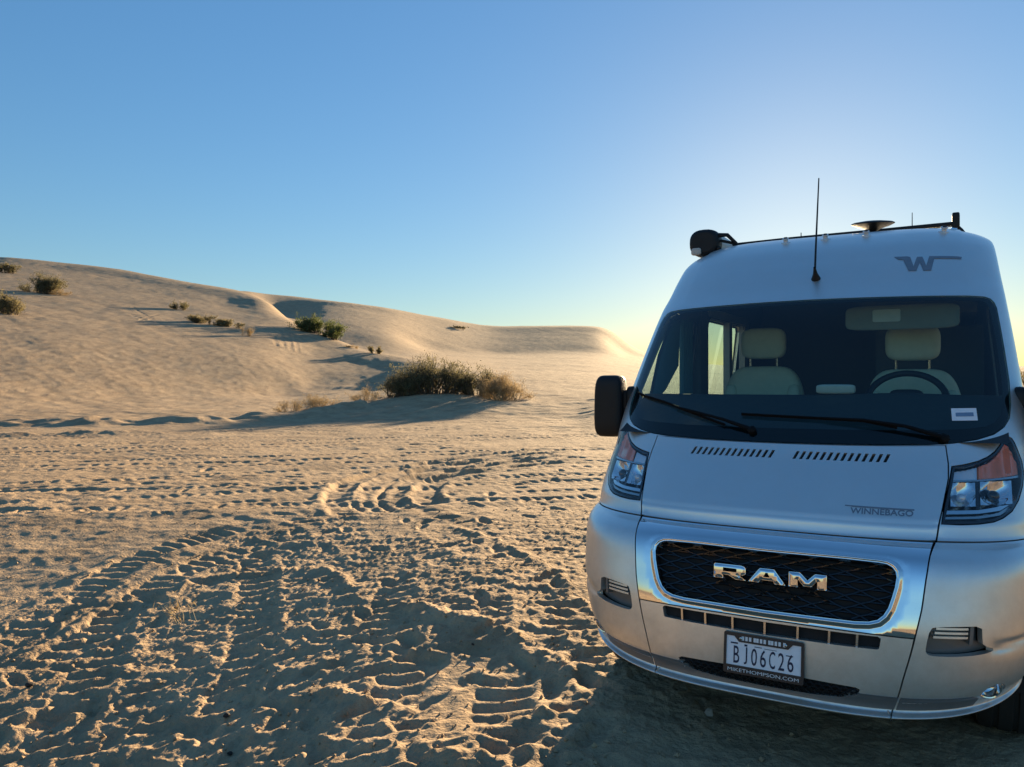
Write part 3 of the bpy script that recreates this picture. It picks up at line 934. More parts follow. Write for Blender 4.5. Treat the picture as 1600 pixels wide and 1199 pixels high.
cowlhole = sym([(0, 1.366), (.2, 1.367), (.4, 1.370), (.6, 1.3765), (.7, 1.3855), (.7, 1.39), (0, 1.37)])
half_shell = [(0, .8965), (.632, .8975), (.64, .95), (.652, 1.03), (.666, 1.13), (.676, 1.2), (.678, 1.28), (.669, 1.3755), (.6, 1.3735), (.4, 1.3675), (.2, 1.3645), (0, 1.3635)]
body_out = [(UM, .8965), (UM, 3.75), (-UM, 3.75), (-UM, .8965), (-.632, .8975), (-.644, .985), (-.652, 1.03), (-.666, 1.13), (-.676, 1.2), (-.678, 1.28), (-.669, 1.3755), (-.6, 1.3735), (-.4, 1.3675), (-.2, 1.3645), (0, 1.3635), (.2, 1.3645), (.4, 1.3675), (.6, 1.3735), (.669, 1.3755), (.678, 1.28), (.676, 1.2), (.666, 1.13), (.652, 1.03), (.644, .985), (.632, .8975)]
panel('body', body_out, MAT['paint'], van, holes=[wshole, hlhole, mirror(hlhole)], disp=rib_disp, res=.034,
      extra=[[(s * .845, 2.5), (s * .845, 3.7)] for s in (-1, 1)] + [[(s * .865, 2.5), (s * .865, 3.7)] for s in (-1, 1)])
uu = np.linspace(-UM, UM, 61); vv = np.linspace(3.75, VS[-1], 8)
P = M(*np.meshgrid(uu, vv, indexing='ij')); nr = N(*np.meshgrid(uu, np.full(8, 4.5), indexing='ij'))
v_, f_ = grid_arrays(P)
link('roof', mesh_from(v_, f_, 'roof', True, nr.reshape(-1, 3)), MAT['paint'], van)

# dark structure behind the shut lines
def hull_sheet(v0, v1, depth, name, um=UM):
    uu = np.linspace(-um, um, 50); vv = np.linspace(v0, v1, 40)
    U, V = np.meshgrid(uu, vv, indexing='ij')
    P = M(U, V) - N(U, V) * depth
    v_, f_ = grid_arrays(P)
    return link(name, mesh_from(v_, f_, name), MAT['hull'], van)
hull_sheet(.19, 1.36, .085, 'inner_structure')
hull_sheet(2.44, 3.75, .06, 'headliner', 1.12)

# bonnet and its slots, each a sunk black recess
slots = []
for s in (-1, 1):
    for k in range(14):
        c = s * .432 - s * k * .0290 if s < 0 else .055 + k * .0290
        slots.append([(c - .0145, 1.280), (c - .0010, 1.280), (c + .0145, 1.324), (c + .0010, 1.324)])


def hood_disp(q):
    # pressed lip along the leading edge
    return -.004 * np.exp(-((q[:, 1] - .965) / .010) ** 2)


hood = panel('hood', HOOD, MAT['paint'], van, holes=slots, disp=hood_disp, res=.028, thick=.02,
             extra=[[(-.6, .9), (-.6, .9001)], [(-.63, .955), (.63, .955)], [(-.63, .966), (.63, .966)], [(-.63, .978), (.63, .978)]])
for sl in slots:
    panel('vent_slot', inset(sl[::1], -.001), MAT['slot'], hood, off=-.014, thick=.004, res=.05)
place_text('WINNEBAGO', .030, .237, lambda x, y: M(.305 + x, .995 + y) + N(.305 + x, .995 + y) * .0015, 'badge_lettering', MAT['decal'], hood, weight=.022)
panel('badge_bar', [(.283, 1.036), (.545, 1.031), (.545, 1.024), (.31, 1.028), (.305, 1.031), (.283, 1.031)], MAT['decal'], hood, off=.0015, thick=.001, res=.06)

# bumper: middle piece with chrome surround, and two corners
seam_in = [(u - G, v) for u, v in SEAM]
CHROME = sym([(0, .886), (.3, .8865), (.616, .8875)] + seam_in[1:5][:4] + [(.5495, .4545), (.3, .4535), (0, .4525)])
gril_rings = [inset(GRILLE, -d) for d in (.006, .013, .02, .03, .045)]


def chrome_disp(q):
    d = polydist(q, GRILLE)
    return .009 * np.exp(-((d - .011) / .0075) ** 2) - .004 * sstep(.05, .024, d)


panel('grille_surround', CHROME, MAT['chrome'], van, holes=[GRILLE], disp=chrome_disp, res=.02, edge=.012, extra=gril_rings, thick=.03)

SLOT = sym([(0, .4385), (.3, .4415), (.425, .4445), (.436, .438), (.432, .398), (.425, .394), (.3, .390), (0, .385)])
MESH = sym([(0, .238), (.2, .236), (.36, .232), (.378, .225), (.372, .205), (.35, .188), (.31, .172), (.2, .165), (0, .1625)])
LIP = [.075, .086, .094, .1, .106, .112, .12, .13, .139, .15, .163, .175, .19]
CENTRE = sym([(0, .4475), (.3, .4485), (.5475, .4495)] + seam_in[5:])
centre = panel('bumper_centre', CENTRE, MAT['paint'], van, holes=[SLOT, MESH], res=.02, thick=.03, extra=[[(-.49, q), (.49, q), (.49, q + 1e-5)] for q in LIP if q < .157])
panel('slot_back', inset(SLOT, -.004), MAT['slot'], centre, off=-.03, thick=.004, res=.05)
for u in (-.35, -.247, -.131, .001, .131, .250, .352):
    panel('slot_fin', [(u - .0042, .386), (u + .0042, .386), (u + .0042, .446), (u - .0042, .446)], MAT['satin'], centre, off=-.006, thick=.022, res=.03)
panel('valance', sym([(0, .2105), (.3, .2095), (.52, .2095), (.518, .178), (.516, .146), (0, .146)]), MAT['lower'], centre, holes=[MESH], off=.0022, thick=.004, res=.02)


def strutmesh(name, outline, cell, off, rad, mat, parent):
    """open mesh of elongated hexagons fitted into an outline"""
    mb = MB(); lo = np.min(outline, 0); hi = np.max(outline, 0)
    cw, ch = cell
    segs = []
    ny = int((hi[1] - lo[1]) / ch) + 2; nx = int((hi[0] - lo[0]) / cw) + 2
    for j in range(ny):
        for i in range(nx):
            x = lo[0] + (i + .5 * (j % 2)) * cw; y = lo[1] + j * ch
            a, b, c, d = (x - cw * .5, y), (x - cw * .25, y + ch * .38), (x + cw * .25, y + ch * .38), (x + cw * .5, y)
            segs += [(a, b), (b, c), (c, d), (a, (x - cw * .5, y - ch * .62 * 0))]
            segs += [((x - cw * .25, y + ch * .38), (x - cw * .0, y + ch * .38))]
            segs += [(d, (x + cw * .5, y)), ((x + cw * .25, y + ch * .38), (x + cw * .0, y + ch)), ((x - cw * .25, y + ch * .38), (x - cw * .0, y + ch))]
    segs = [s for s in segs if abs(s[0][0] - s[1][0]) + abs(s[0][1] - s[1][1]) > 1e-4]
    mid = np.array([((a[0] + b[0]) / 2, (a[1] + b[1]) / 2) for a, b in segs])
    ok = inside(mid, outline)
    for (a, b), k in zip(segs, ok):
        if not k: continue
        q = np.array([a, b]); n = N(q[:, 0], q[:, 1])
        p = M(q[:, 0], q[:, 1]) + n * off
        mb.tube(p, rad, 4, cap=False)
    o = mb.build(name, mat, parent)
    return o


mi = strutmesh('mesh_insert', MESH, (.034, .017), -.004, .0032, MAT['black'], centre)
panel('mesh_back', inset(MESH, -.003), MAT['hull'], centre, off=-.02, thick=.004, res=.04)

GR_IN = inset(GRILLE, -.004)
grille = panel('grille', GR_IN, MAT['hull'], van, off=-.055, thick=.004, res=.05)
strutmesh('grille_mesh', GRILLE, (.12, .024), -.036, .0042, MAT['gloss'], grille)


def letter(polys, holes, u0, u1, v0, v1):
    mp = lambda p: [(u0 + x * (u1 - u0), v0 + y * (v1 - v0)) for x, y in p]
    panel('letter', mp(polys), MAT['chrome'], grille, holes=[mp(h) for h in holes], off=.004, thick=.03, res=.012, edge=.006, extra=[inset(mp(polys), .0045)], disp=lambda q: (q[:, 1] - .62) * .11 - .006 * sstep(.0045, .0, polydist(q, mp(polys))))


letter([(0, 0), (.30, 0), (.30, .26), (.46, .26), (.70, 0), (1.02, 0), (.80, .29), (.92, .34), (1, .46), (1, .82), (.96, .94), (.86, 1), (0, 1)], [[(.30, .50), (.70, .50), (.73, .54), (.73, .72), (.70, .76), (.30, .76)]], -.214, -.082, .594, .651)
letter([(-.02, 0), (.27, 0), (.33, .2), (.67, .2), (.73, 0), (1.02, 0), (.70, 1), (.30, 1)], [[(.41, .42), (.59, .42), (.53, .72), (.47, .72)]], -.067, .075, .594, .651)
letter([(0, 0), (.24, 0), (.24, .56), (.40, .12), (.60, .12), (.76, .56), (.76, 0), (1, 0), (1, 1), (.70, 1), (.5, .52), (.30, 1), (0, 1)], [], .090, .234, .594, .651)

FOG = [(.602, .496), (.63, .503), (.70, .508), (.785, .511), (.789, .47), (.795, .437), (.86, .418), (.79, .402), (.72, .395), (.66, .392), (.612, .391), (.594, .40), (.591, .425)]
FL_C = (.893, .205)


def corner_disp(sgn):
    def f(q):
        u, v = sgn * q[:, 0], q[:, 1]
        # swage running outwards from the recess
        return -.012 * np.exp(-((v - .425 - .12 * np.clip(u - .86, 0, 1)) / .022) ** 2) * sstep(.80, .87, u) * sstep(1.2, 1.0, u)
    return f


for s in (1, -1):
    fx = (lambda p: p) if s > 0 else mirror
    seam_out = [(u + G, v) for u, v in SEAM]
    outer = fx(seam_out[::-1] + [(.7, .8895), (.9, .8905), (UM, .8905), (UM, 0)])
    fog = fx(rounded(FOG, 1))
    flamp = fx([(FL_C[0] + .054 * math.cos(a) * (1.15 if math.cos(a) < 0 else 1), FL_C[1] + .048 * math.sin(a)) for a in np.linspace(0, 2 * math.pi, 28, endpoint=False)])
    cor = panel('bumper_corner', outer, MAT['paint'], van, holes=[fog, flamp], disp=corner_disp(s), res=.022, thick=.03, extra=[fx([(.53, q), (UM - .01, q), (UM - .01, q + 1e-5)]) for q in LIP if q < .16])
    panel('valance', fx([(.528, .2095), (.7, .2095), (.80, .206), (.83, .178), (.82, .146), (.523, .146), (.525, .178)]), MAT['lower'], cor, off=.0022, thick=.004, res=.02)
    panel('vent_recess', inset(fog, -.004), MAT['lower'], cor, off=-.045, thick=.004, res=.03)
    panel('vent_opening', fx([(.612, .452), (.775, .457), (.778, .503), (.64, .499), (.615, .49)]), MAT['lower'], cor, off=-.036, thick=.006, res=.03)
    for k in range(3):
        v = .458 + k * .0165
        panel('vent_fin', fx([(.618 + k * .004, v), (.742, v + .002), (.742, v + .0105), (.618 + k * .004, v + .0085)]), MAT['paint'], cor, off=-.012, thick=.022, res=.03)
    panel('vent_post', fx([(.747, .44), (.760, .44), (.760, .508), (.747, .507)]), MAT['lower'], cor, off=-.008, thick=.03, res=.03)
    # fog lamp
    c = np.array([FL_C[0] * s, FL_C[1]])
    pc = M(*c); nc = N(*c)
    ax = nc * .75 + np.array([0, -1, .12]); ax /= np.linalg.norm(ax)
    pf = pc - nc * .016 + np.array([s * -.006, -.004, .004])
    mb = MB(); mb.lathe(pf - ax * .03, ax, [(.050, -.03), (.050, .026), (.046, .032), (.042, .030), (.036, .014), (.020, .002), (.004, 0)], 28)
    fl = mb.build('fog_lamp', MAT['chrome'], cor)
    mb = MB(); mb.lathe(pf - ax * .03, ax, [(.010, 0), (.013, .012), (.010, .022), (.001, .026)], 14); mb.build('bulb', MAT['gloss'], cor)
    mb = MB(); mb.lathe(pf, ax, [(.043, 0), (.036, .007), (.022, .012), (.001, .014)], 28); mb.build('fog_lens', MAT['lens'], cor)

# headlamps
def bowl(name, u0, u1, v0, v1, depth, off, mat, parent, pw=2.2, n=14):
    a = np.linspace(-1, 1, n)
    X, Y = np.meshgrid(a, a, indexing='ij')
    U = u0 + (X + 1) / 2 * (u1 - u0); V = v0 + (Y + 1) / 2 * (v1 - v0)
    d = depth * (1 - np.clip((np.abs(X) ** pw + np.abs(Y) ** pw) / 1.0, 0, 1)) + .002 * np.cos(X * 14) * np.cos(Y * 9)
    P = M(U, V) + N(U, V) * (off - d)[..., None]
    v_, f_ = grid_arrays(P)
    return link(name, mesh_from(v_, f_, name), mat, parent)


for s in (1, -1):
    fx = (lambda p: p) if s > 0 else mirror
    hl = panel('headlight', fx(inset(HL, .001)), MAT['gloss'], van, holes=[fx(inset(HL, .013))], off=-.001, thick=.055, res=.03, edge=.014)
    panel('lens', fx(inset(HL, .004)), MAT['lens'], hl, off=.0, thick=.004, res=.03)
    panel('housing', fx(inset(HL, .006)), MAT['satin'], hl, off=-.052, thick=.004, res=.04)
    panel('turn_signal', fx([(.805, 1.205), (.90, 1.212), (1.02, 1.222), (1.028, 1.27), (1.0, 1.33), (.975, 1.37), (.95, 1.385), (.92, 1.345), (.89, 1.315), (.85, 1.29), (.81, 1.275)]), MAT['amber'], hl, off=-.016, thick=.03, res=.02,
          disp=lambda q: .002 * np.sin(q[:, 0] * 260))
    panel('side_lamp', fx([(.695, 1.202), (.797, 1.204), (.80, 1.272), (.75, 1.258), (.696, 1.248)]), MAT['white'], hl, off=-.018, thick=.03, res=.02, disp=lambda q: .0015 * np.sin(q[:, 0] * 300))
    def q2(a, b): return (a, b) if s > 0 else (-b, -a)
    bowl('reflector', *q2(.684, .785), 1.058, 1.185, .035, -.010, MAT['chrome'], hl)
    bowl('reflector', *q2(.806, .965), 1.064, 1.19, .038, -.010, MAT['chrome'], hl)
    for (uc, vc, rr) in ((.735, 1.12, .020), (.885, 1.127, .024)):
        pc = M(uc * s, vc); nc = N(uc * s, vc)
        mb = MB(); mb.lathe(pc - nc * .04, nc, [(rr, 0), (rr * .95, .012), (rr * .6, .022), (.001, .025)], 18); mb.build('bulb', MAT['gloss'] if rr > .02 else MAT['white'], hl)
    panel('divider', fx([(.788, 1.045), (.803, 1.045), (.803, 1.2), (.788, 1.2)]), MAT['gloss'], hl, off=-.012, thick=.035, res=.04)
    panel('crossbar', fx([(.685, 1.189), (.80, 1.193), (1.03, 1.205), (1.032, 1.217), (.80, 1.202), (.685, 1.199)]), MAT['satin'], hl, off=-.011, thick=.03, res=.03)
    for k, (v0, v1) in enumerate(((1.022, 1.040), (.998, 1.008))):
        panel('trim_strip', fx([(.66, v0), (.80, v0 + .003), (.90, v0 + .014), (.955, v0 + .042), (.945, v1 + .045), (.89, v1 + .016), (.80, v1 + .003), (.66, v1)]), MAT['satin'] if k else MAT['chrome'], hl, off=-.016, thick=.028, res=.03)

# windshield
ws = panel('windshield', inset(WS, .001), MAT['ws'], van, off=.001, thick=.005, res=.04)
INNER = sym([(0, 2.352), (.27, 2.350), (.58, 2.344), (.85, 2.337), (.93, 2.33), (.958, 2.312), (.975, 2.28), (.982, 2.2), (.985, 1.97), (.98, 1.75), (.965, 1.62), (.94, 1.545), (.90, 1.505), (.85, 1.483), (.75, 1.468), (.5, 1.458), (.25, 1.455), (0, 1.454)])
panel('glass_border', inset(WS, .002), MAT['frit'], ws, holes=[INNER], off=-.006, thick=.002, res=.03)
panel('sticker', [(.698, 1.509), (.812, 1.511), (.810, 1.582), (.697, 1.580)], MAT['sticker'], ws, off=.0035, thick=.001, res=.05)
panel('sticker_print', [(.715, 1.532), (.795, 1.534), (.794, 1.556), (.715, 1.554)], MAT['sticker_ink'], ws, off=.0048, thick=.0005, res=.05)
for arm, blade in (([(-.16, 1.425), (-.30, 1.470), (-.44, 1.508), (-.60, 1.556)], [(-.30, 1.452), (-.46, 1.512), (-.66, 1.585), (-.92, 1.652)]),
                   ([(.66, 1.405), (.50, 1.455), (.33, 1.485), (.16, 1.50)], [(.47, 1.458), (.33, 1.495), (.05, 1.508), (-.225, 1.520)])):
    q = np.array(smooth_path(arm, 10)) if arm[0][0] < 0 and False else np.array(arm)
    p = M(q[:, 0], q[:, 1]) + N(q[:, 0], q[:, 1]) * np.array([.016, .03, .032, .022])[:, None]
    mb = MB(); mb.tube(p, [.012, .008, .007, .005], 8)
    mb.lathe(p[0] - N(*q[0]) * .016, N(*q[0]), [(.02, 0), (.02, .02), (.012, .028), (.001, .03)], 14)
    wp = mb.build('wiper', MAT['wiper'], van)
    q = np.array(blade); q = np.stack([np.interp(np.linspace(0, 3, 20), range(4), q[:, 0]), np.interp(np.linspace(0, 3, 20), range(4), q[:, 1])], 1)
    p = M(q[:, 0], q[:, 1]) + N(q[:, 0], q[:, 1]) * .012
    mb = MB(); mb.tube(p, .007, 6); mb.tube(p + N(q[:, 0], q[:, 1]) * .008, .004, 6); mb.build('wiper_blade', MAT['wiper'], wp)
panel('cowl_strip', [(-.66, 1.371), (-.4, 1.3655), (0, 1.3625), (.4, 1.3655), (.66, 1.371), (.72, 1.392), (.5, 1.379), (0, 1.372), (-.5, 1.379), (-.72, 1.392)], MAT['black'], van, off=-.010, thick=.01, res=.04)

# roof badge and roof-top fittings
WLOGO = [(.446, 2.757), (.515, 2.755), (.535, 2.747), (.553, 2.655), (.572, 2.745), (.602, 2.745), (.622, 2.655), (.640, 2.748), (.80, 2.742), (.83, 2.735), (.825, 2.715), (.79, 2.718), (.668, 2.722), (.648, 2.612), (.606, 2.612), (.588, 2.69), (.568, 2.613), (.526, 2.614), (.497, 2.722), (.47, 2.728)]
panel('roof_badge', WLOGO, MAT['decal'], van, off=.0095, thick=.001, res=.03)
ab = M(.015, 2.59); an = N(.015, 2.59)
mb = MB()
mb.lathe(ab, an, [(.026, 0), (.026, .006), (.021, .018), (.013, .04), (.009, .062), (.006, .085)], 20)
ant = mb.build('antenna', MAT['black'], van)
mb = MB(); mb.tube([ab + an * .06, ab + an * .06 + np.array([.0, .03, .13]), ab + np.array([.0, .11, .60])], [.006, .0055, .0035], 8)
mb.build('antenna_mast', MAT['black'], ant)
RH = 2.527
for u in (-.25, .012, .268, .735):
    pc = M(u, 3.09); nc = N(u, 3.09)
    mb = MB(); mb.lathe(pc + nc * .004, nc, [(.030, 0), (.028, .006), (.014, .01), (.013, .022), (.019, .026), (.019, .032), (.001, .034)], 18)
    o = mb.build('roof_clip', MAT['clear'], van)
    mb = MB(); mb.lathe(pc + nc * .036, nc, [(.011, 0), (.011, .006), (.001, .008)], 12); mb.build('clip_screw', MAT['black'], o)
# cross bar of the rack
mb = MB(); mb.tube([(-.72, 2.4, 2.592), (-.3, 2.4, 2.600), (.3, 2.4, 2.602), (.69, 2.4, 2.605)], .014, 10)
mb.tube([(-.72, 2.425, 2.585), (.69, 2.425, 2.60)], .010, 8)
bar = mb.build('roof_bar', MAT['black'], van)
mb = MB(); mb.sup((.705, 2.41, 2.625), (.045, .075, .10), .3, .3, 10, 16); mb.tube([(.70, 2.41, 2.60), (.735, 2.40, 2.56), (.76, 2.40, 2.51)], [.014, .012, .018], 8)
mb.build('bar_foot', MAT['black'], bar)
mb = MB(); mb.sup((-.725, 2.41, 2.588), (.05, .08, .05), .3, .3, 10, 16); mb.tube([(-.725, 2.41, 2.59), (-.75, 2.40, 2.51)], .014, 8)
mb.build('bar_foot', MAT['black'], bar)
mb = MB(); mb.lathe((.695, 2.385, 2.568), (0.2, -1, .25), [(.001, .004), (.018, .004), (.018, 0), (.0, 0)], 16); mb.build('bar_bolt', MAT['chrome'], bar)
# dish-shaped roof aerial
ax = np.array([.03, -.10, 1.0]); ax /= np.linalg.norm(ax)
mb = MB(); mb.lathe((.236, 2.2, 2.53), ax, [(.05, -.02), (.046, .0), (.036, .02), (.022, .036), (.05, .052), (.10, .068), (.128, .082), (.130, .087), (.115, .094), (.06, .102), (.001, .105)], 40)
mb.build('dish_aerial', MAT['black'], van)
mb = MB(); mb.tube([(.46, 2.3, 2.52), (.46, 2.31, 2.685)], [.004, .0025], 6); mb.lathe((.46, 2.3, 2.52), (0, 0, 1), [(.014, 0), (.012, .02), (.004, .035)], 12)
mb.build('stub_aerial', MAT['black'], van)
mb = MB(); mb.tube([(-.22, 2.3, 2.53), (-.22, 2.3, 2.62)], [.006, .003], 6); mb.lathe((-.22, 2.3, 2.53), (0, 0, 1), [(.012, 0), (.010, .02), (.005, .03)], 12)
mb.build('stub_aerial', MAT['black'], van)

# rolled awning along the left-hand roof edge
def awn_ring(y, k=1.0):
    a = np.linspace(0, 2 * np.pi, 28, endpoint=False)
    x = np.sign(np.cos(a)) * np.abs(np.cos(a)) ** .75 * .105 * k; z = np.sign(np.sin(a)) * np.abs(np.sin(a)) ** .75 * .094 * k
    return np.stack([-.805 + x - .03 * np.clip(z / .08, -1, 0) * 0, np.full(28, y), 2.555 + z + .08 * 0 + .15 * x * 0], -1)
def awn_loft(ys, ks, name, mat, parent):
    P = np.array([awn_ring(y, k) for y, k in zip(ys, ks)])
    P = np.concatenate([P, P[:, :1]], 1)
    v_, f_ = grid_arrays(P)
    mb = MB(); mb.add(v_, f_); mb.add(P[0, :-1], [tuple(range(28))]); mb.add(P[-1, :-1], [tuple(range(28))])
    return mb.build(name, mat, parent)
awn = awn_loft([2.06, 2.07, 5.2, 5.21], [.94, .97, .97, .94], 'awning', MAT['awn'], van)
awn_loft([1.955, 1.962, 1.98, 2.02, 2.058], [.70, .86, .96, 1.0, 1.0], 'awning_end_cap', MAT['black'], awn)
mb = MB(); mb.sup((-.852, 1.956, 2.492), (.07, .03, .05), .5, .5, 10, 16); mb.build('end_cap_plug', MAT['pale'], awn)
mb = MB(); mb.tube([(-.71, 2.0, 2.60), (-.655, 2.02, 2.60), (-.60, 2.05, 2.54)], [.016, .014, .012], 8); mb.tube([(-.70, 2.02, 2.565), (-.62, 2.05, 2.545)], .010, 8)
mb.sup((-.70, 1.975, 2.505), (.03, .03, .03), .7, .7, 8, 12)
mb.build('awning_bracket', MAT['black'], awn)

# sides, doors, side glass
def hh(y): return np.interp(y, EDGE_H, EDGE_B)
DOORW = [(1.08, 1.47), (1.16, 1.56), (1.40, 1.83), (1.53, 1.955), (1.62, 1.985), (1.96, 1.985), (1.99, 1.96), (1.99, 1.47)]
SLIDEW = [(2.30, 1.46), (2.30, 2.02), (2.33, 2.06), (3.36, 2.06), (3.40, 2.02), (3.40, 1.46)]
DOOR = [(.74, .55), (.80, 1.05), (.98, 1.30), (1.03, 1.46), (1.38, 1.86), (1.53, 2.01), (1.66, 2.045), (2.04, 2.045), (2.06, 2.0), (2.06, .50), (1.45, .50), (1.40, .6), (1.25, .74), (.95, .80), (.80, .74)]
for s in (-1, 1):
    sf = SIDE[s]
    front = [(hh(h), h) for h in (.62, .75, .9, 1.0, 1.15, 1.3, 1.45, 1.7, 1.9, 2.05, 2.2, 2.3, 2.38, 2.425)]
    arch = [(.95 + .415 * math.cos(a), .34 + .415 * math.sin(a)) for a in np.linspace(math.radians(10), math.radians(138), 14)]
    rarch = [(5.0 + .415 * math.cos(a), .34 + .415 * math.sin(a)) for a in np.linspace(math.radians(170), math.radians(10), 14)][::-1]
    outer = front + [(6.0, 2.425), (6.0, .365)] + rarch + [(1.38, .365)] + arch
    dh = inset(DOOR, -.005)
    if s < 0:
        panel('side_wall', outer, MAT['paint'], van, surf=sf, holes=[dh, SLIDEW], res=.09, thick=.03)
        sw = panel('sliding_window', SLIDEW, MAT['side_glass'], van, surf=sf, off=-.006, thick=.004, res=.3, edge=.1)
        panel('window_frame', inset(SLIDEW, -.03), MAT['black'], sw, surf=sf, holes=[inset(SLIDEW, .015)], off=.002, thick=.01, res=.2, edge=.05)
    else:
        panel('side_wall', outer, MAT['paint'], van, surf=sf, holes=[dh], res=.09, thick=.03)
    door = panel('front_door', DOOR, MAT['paint'], van, surf=sf, holes=[DOORW], res=.06, thick=.03)
    panel('window_pane', inset(DOORW, .002), MAT['side_glass'], door, surf=sf, off=-.008, thick=.004, res=.2, edge=.06)
    panel('window_seal', inset(DOORW, -.02), MAT['black'], door, surf=sf, holes=[inset(DOORW, .012)], off=.002, thick=.008, res=.2, edge=.05)
    p = sf.p(np.array([1.9]), np.array([1.2]))[0]
    mb = MB(); mb.sup(p + np.array([s * .025, -.02, 0]), (.04, .20, .035), .5, .5, 10, 16); mb.build('handle', MAT['black'], door)
    panel('inner_trim', [(.68, .5), (1.0, 1.25), (1.14, 1.5), (1.34, 1.75), (1.64, 2.08), (1.85, 2.35), (5.9, 2.35), (5.9, .5)], MAT['trim'], van, surf=sf, holes=[inset(DOORW, -.03)] + ([inset(SLIDEW, -.01)] if s < 0 else []), off=-.06, thick=.01, res=.15, edge=.08)
# back wall, underbody
hs = np.linspace(.365, 2.45, 14); ss = np.interp(hs, EDGE_H, EDGE_S)
mb = MB(); mb.add(np.concatenate([np.stack([ss, np.full(14, 5.995), hs], 1), np.stack([-ss[::-1], np.full(14, 5.995), hs[::-1]], 1)]), [tuple(range(28))]); mb.add(np.concatenate([np.stack([ss * .98, np.full(14, 5.93), hs], 1), np.stack([-ss[::-1] * .98, np.full(14, 5.93), hs[::-1]], 1)]), [tuple(range(28))])
mb.build('rear_wall', MAT['paint'], van, smooth=False)
mb = MB(); mb.box((0, 3.25, .36), (1.6, 5.3, .06)); mb.box((0, 1.0, .40), (1.1, 1.1, .16)); mb.box((0, .95, .34), (1.7, .09, .09)); mb.box((-.70, 3.0, .27), (.5, 3.2, .16)); mb.box((.5, 3.6, .27), (.6, 2.0, .16)); mb.box((-.55, 5.3, .3), (.7, .9, .2))  # chassis plate and axle, plus low boxes added to block sun under the van
mb.build('underbody_and_sun_blocks', MAT['hull'], van, smooth=False)
for s in (-1, 1):
    for y in (.95, 5.0):
        mb = MB(); c = (s * .885, y, .335)
        mb.lathe(c, (s, 0, 0), [(.20, -.10), (.29, -.11), (.325, -.105), (.342, -.085), (.345, -.05), (.337, -.045), (.337, -.03), (.346, -.025), (.346, .025), (.337, .03), (.337, .045), (.345, .05), (.342, .085), (.325, .105), (.29, .11), (.215, .10), (.205, .07), (.20, -.10)], 48)
        w = mb.build('wheel', MAT['tyre'], van)
        mb = MB(); mb.lathe(c, (s, 0, 0), [(.207, .09), (.212, .095), (.20, .075), (.185, .05), (.12, .045), (.10, .065), (.05, .07), (.045, .085), (.001, .085)], 40)
        r = mb.build('rim', MAT['steel'], w)
        mb = MB(); mb.lathe(c, (s, 0, 0), [(.205, -.09), (.001, -.085)], 32); mb.build('brake_back', MAT['hull'], w)
    # arch liner
    a = np.linspace(-.1, math.pi + .1, 20)
    for y in (.95, 5.0):
        P = np.array([[(s * x, y + .43 * math.cos(t), .34 + .43 * math.sin(t)) for x in (.62, .97)] for t in a])
        v_, f_ = grid_arrays(P); link('arch_liner', mesh_from(v_, f_, 'arch_liner'), MAT['hull'], van)

# door mirrors
for s in (-1, 1):
    def taper(V):
        V = V.copy()
        V[:, 0] *= 1 - .06 * (V[:, 2] > 0) * V[:, 2]
        V[:, 0] += .10 * s * -np.clip(V[:, 2], 0, 1) ** 2 * .4
        V[:, 1] *= np.where(V[:, 1] < 0, 1.0, .6)
        return V
    mb = MB(); mb.sup((s * 1.082, .98, 1.452), (.178, .17, .365), .38, .42, 20, 32, taper)
    mir = mb.build('door_mirror', MAT['black'], van)
    mb = MB(); mb.sup((s * .985, .985, 1.47), (.14, .07, .15), .4, .4, 12, 18); mb.sup((s * .955, 1.03, 1.46), (.06, .17, .22), .4, .4, 12, 18)
    mb.build('mirror_arm', MAT['black'], mir)
    mb = MB(); mb.sup((s * 1.08, 1.033, 1.50), (.14, .008, .22), .25, .3, 8, 24); mb.sup((s * 1.08, 1.033, 1.335), (.135, .008, .085), .25, .3, 8, 24); mb.build('mirror_glass', MAT['chrome'], mir)
    mb = MB(); mb.sup((s * 1.13, .925, 1.44), (.05, .012, .10), .5, .5, 8, 14); mb.build('side_repeater', MAT['gloss'], mir)

# licence plate with its dealer frame
pv = .298
PC = M(0., pv) + np.array([0, -.018, 0]); lean = math.radians(7)
PX_ = np.array([1., 0, 0]); PZ_ = np.array([0, math.sin(lean), math.cos(lean)]); PN_ = np.array([0, -math.cos(lean), math.sin(lean)])
def on_plate(x, y, d): return PC + np.outer(x, PX_) + np.outer(y, PZ_) + np.outer(np.full(len(np.atleast_1d(x)), d), PN_)
def plate_piece(name, poly, mat, parent, d, th, holes=()):
    class Flat:
        def p(self, u, v): return on_plate(np.asarray(u), np.asarray(v), 0.)
        def n(self, u, v): return np.tile(PN_, (len(np.atleast_1d(u)), 1))
    return panel(name, poly, mat, parent, holes=holes, surf=Flat(), off=d, thick=th, res=.04, edge=.03)
def rrect(w, h, r=.008):
    out = []
    for cx, cy, a0 in ((w / 2 - r, h / 2 - r, 0), (-w / 2 + r, h / 2 - r, 90), (-w / 2 + r, -h / 2 + r, 180), (w / 2 - r, -h / 2 + r, 270)):
        out += [(cx + r * math.cos(math.radians(a0 + k)), cy + r * math.sin(math.radians(a0 + k))) for k in (0, 30, 60, 90)]
    return out
lp = plate_piece('license_plate', rrect(.306, .154), MAT['plate'], van, 0., .003)
plate_piece('plate_frame', rrect(.322, .168), MAT['frame'], lp, .004, .016,
            holes=[[(-.150, -.050), (.150, -.050), (.150, .068), (.118, .068), (.100, .047), (-.098, .047), (-.118, .069), (-.150, .069)]])
for k, ch in enumerate('BJ06C26'):
    place_text(ch, .070, .013 if ch == 'J' else .024, lambda x, y, k=k, ch=ch: on_plate(x - (.113 if ch == 'J' else .120) + k * .0362, y - .041, .0012), 'plate_character', MAT['navy'], lp, weight=.004)
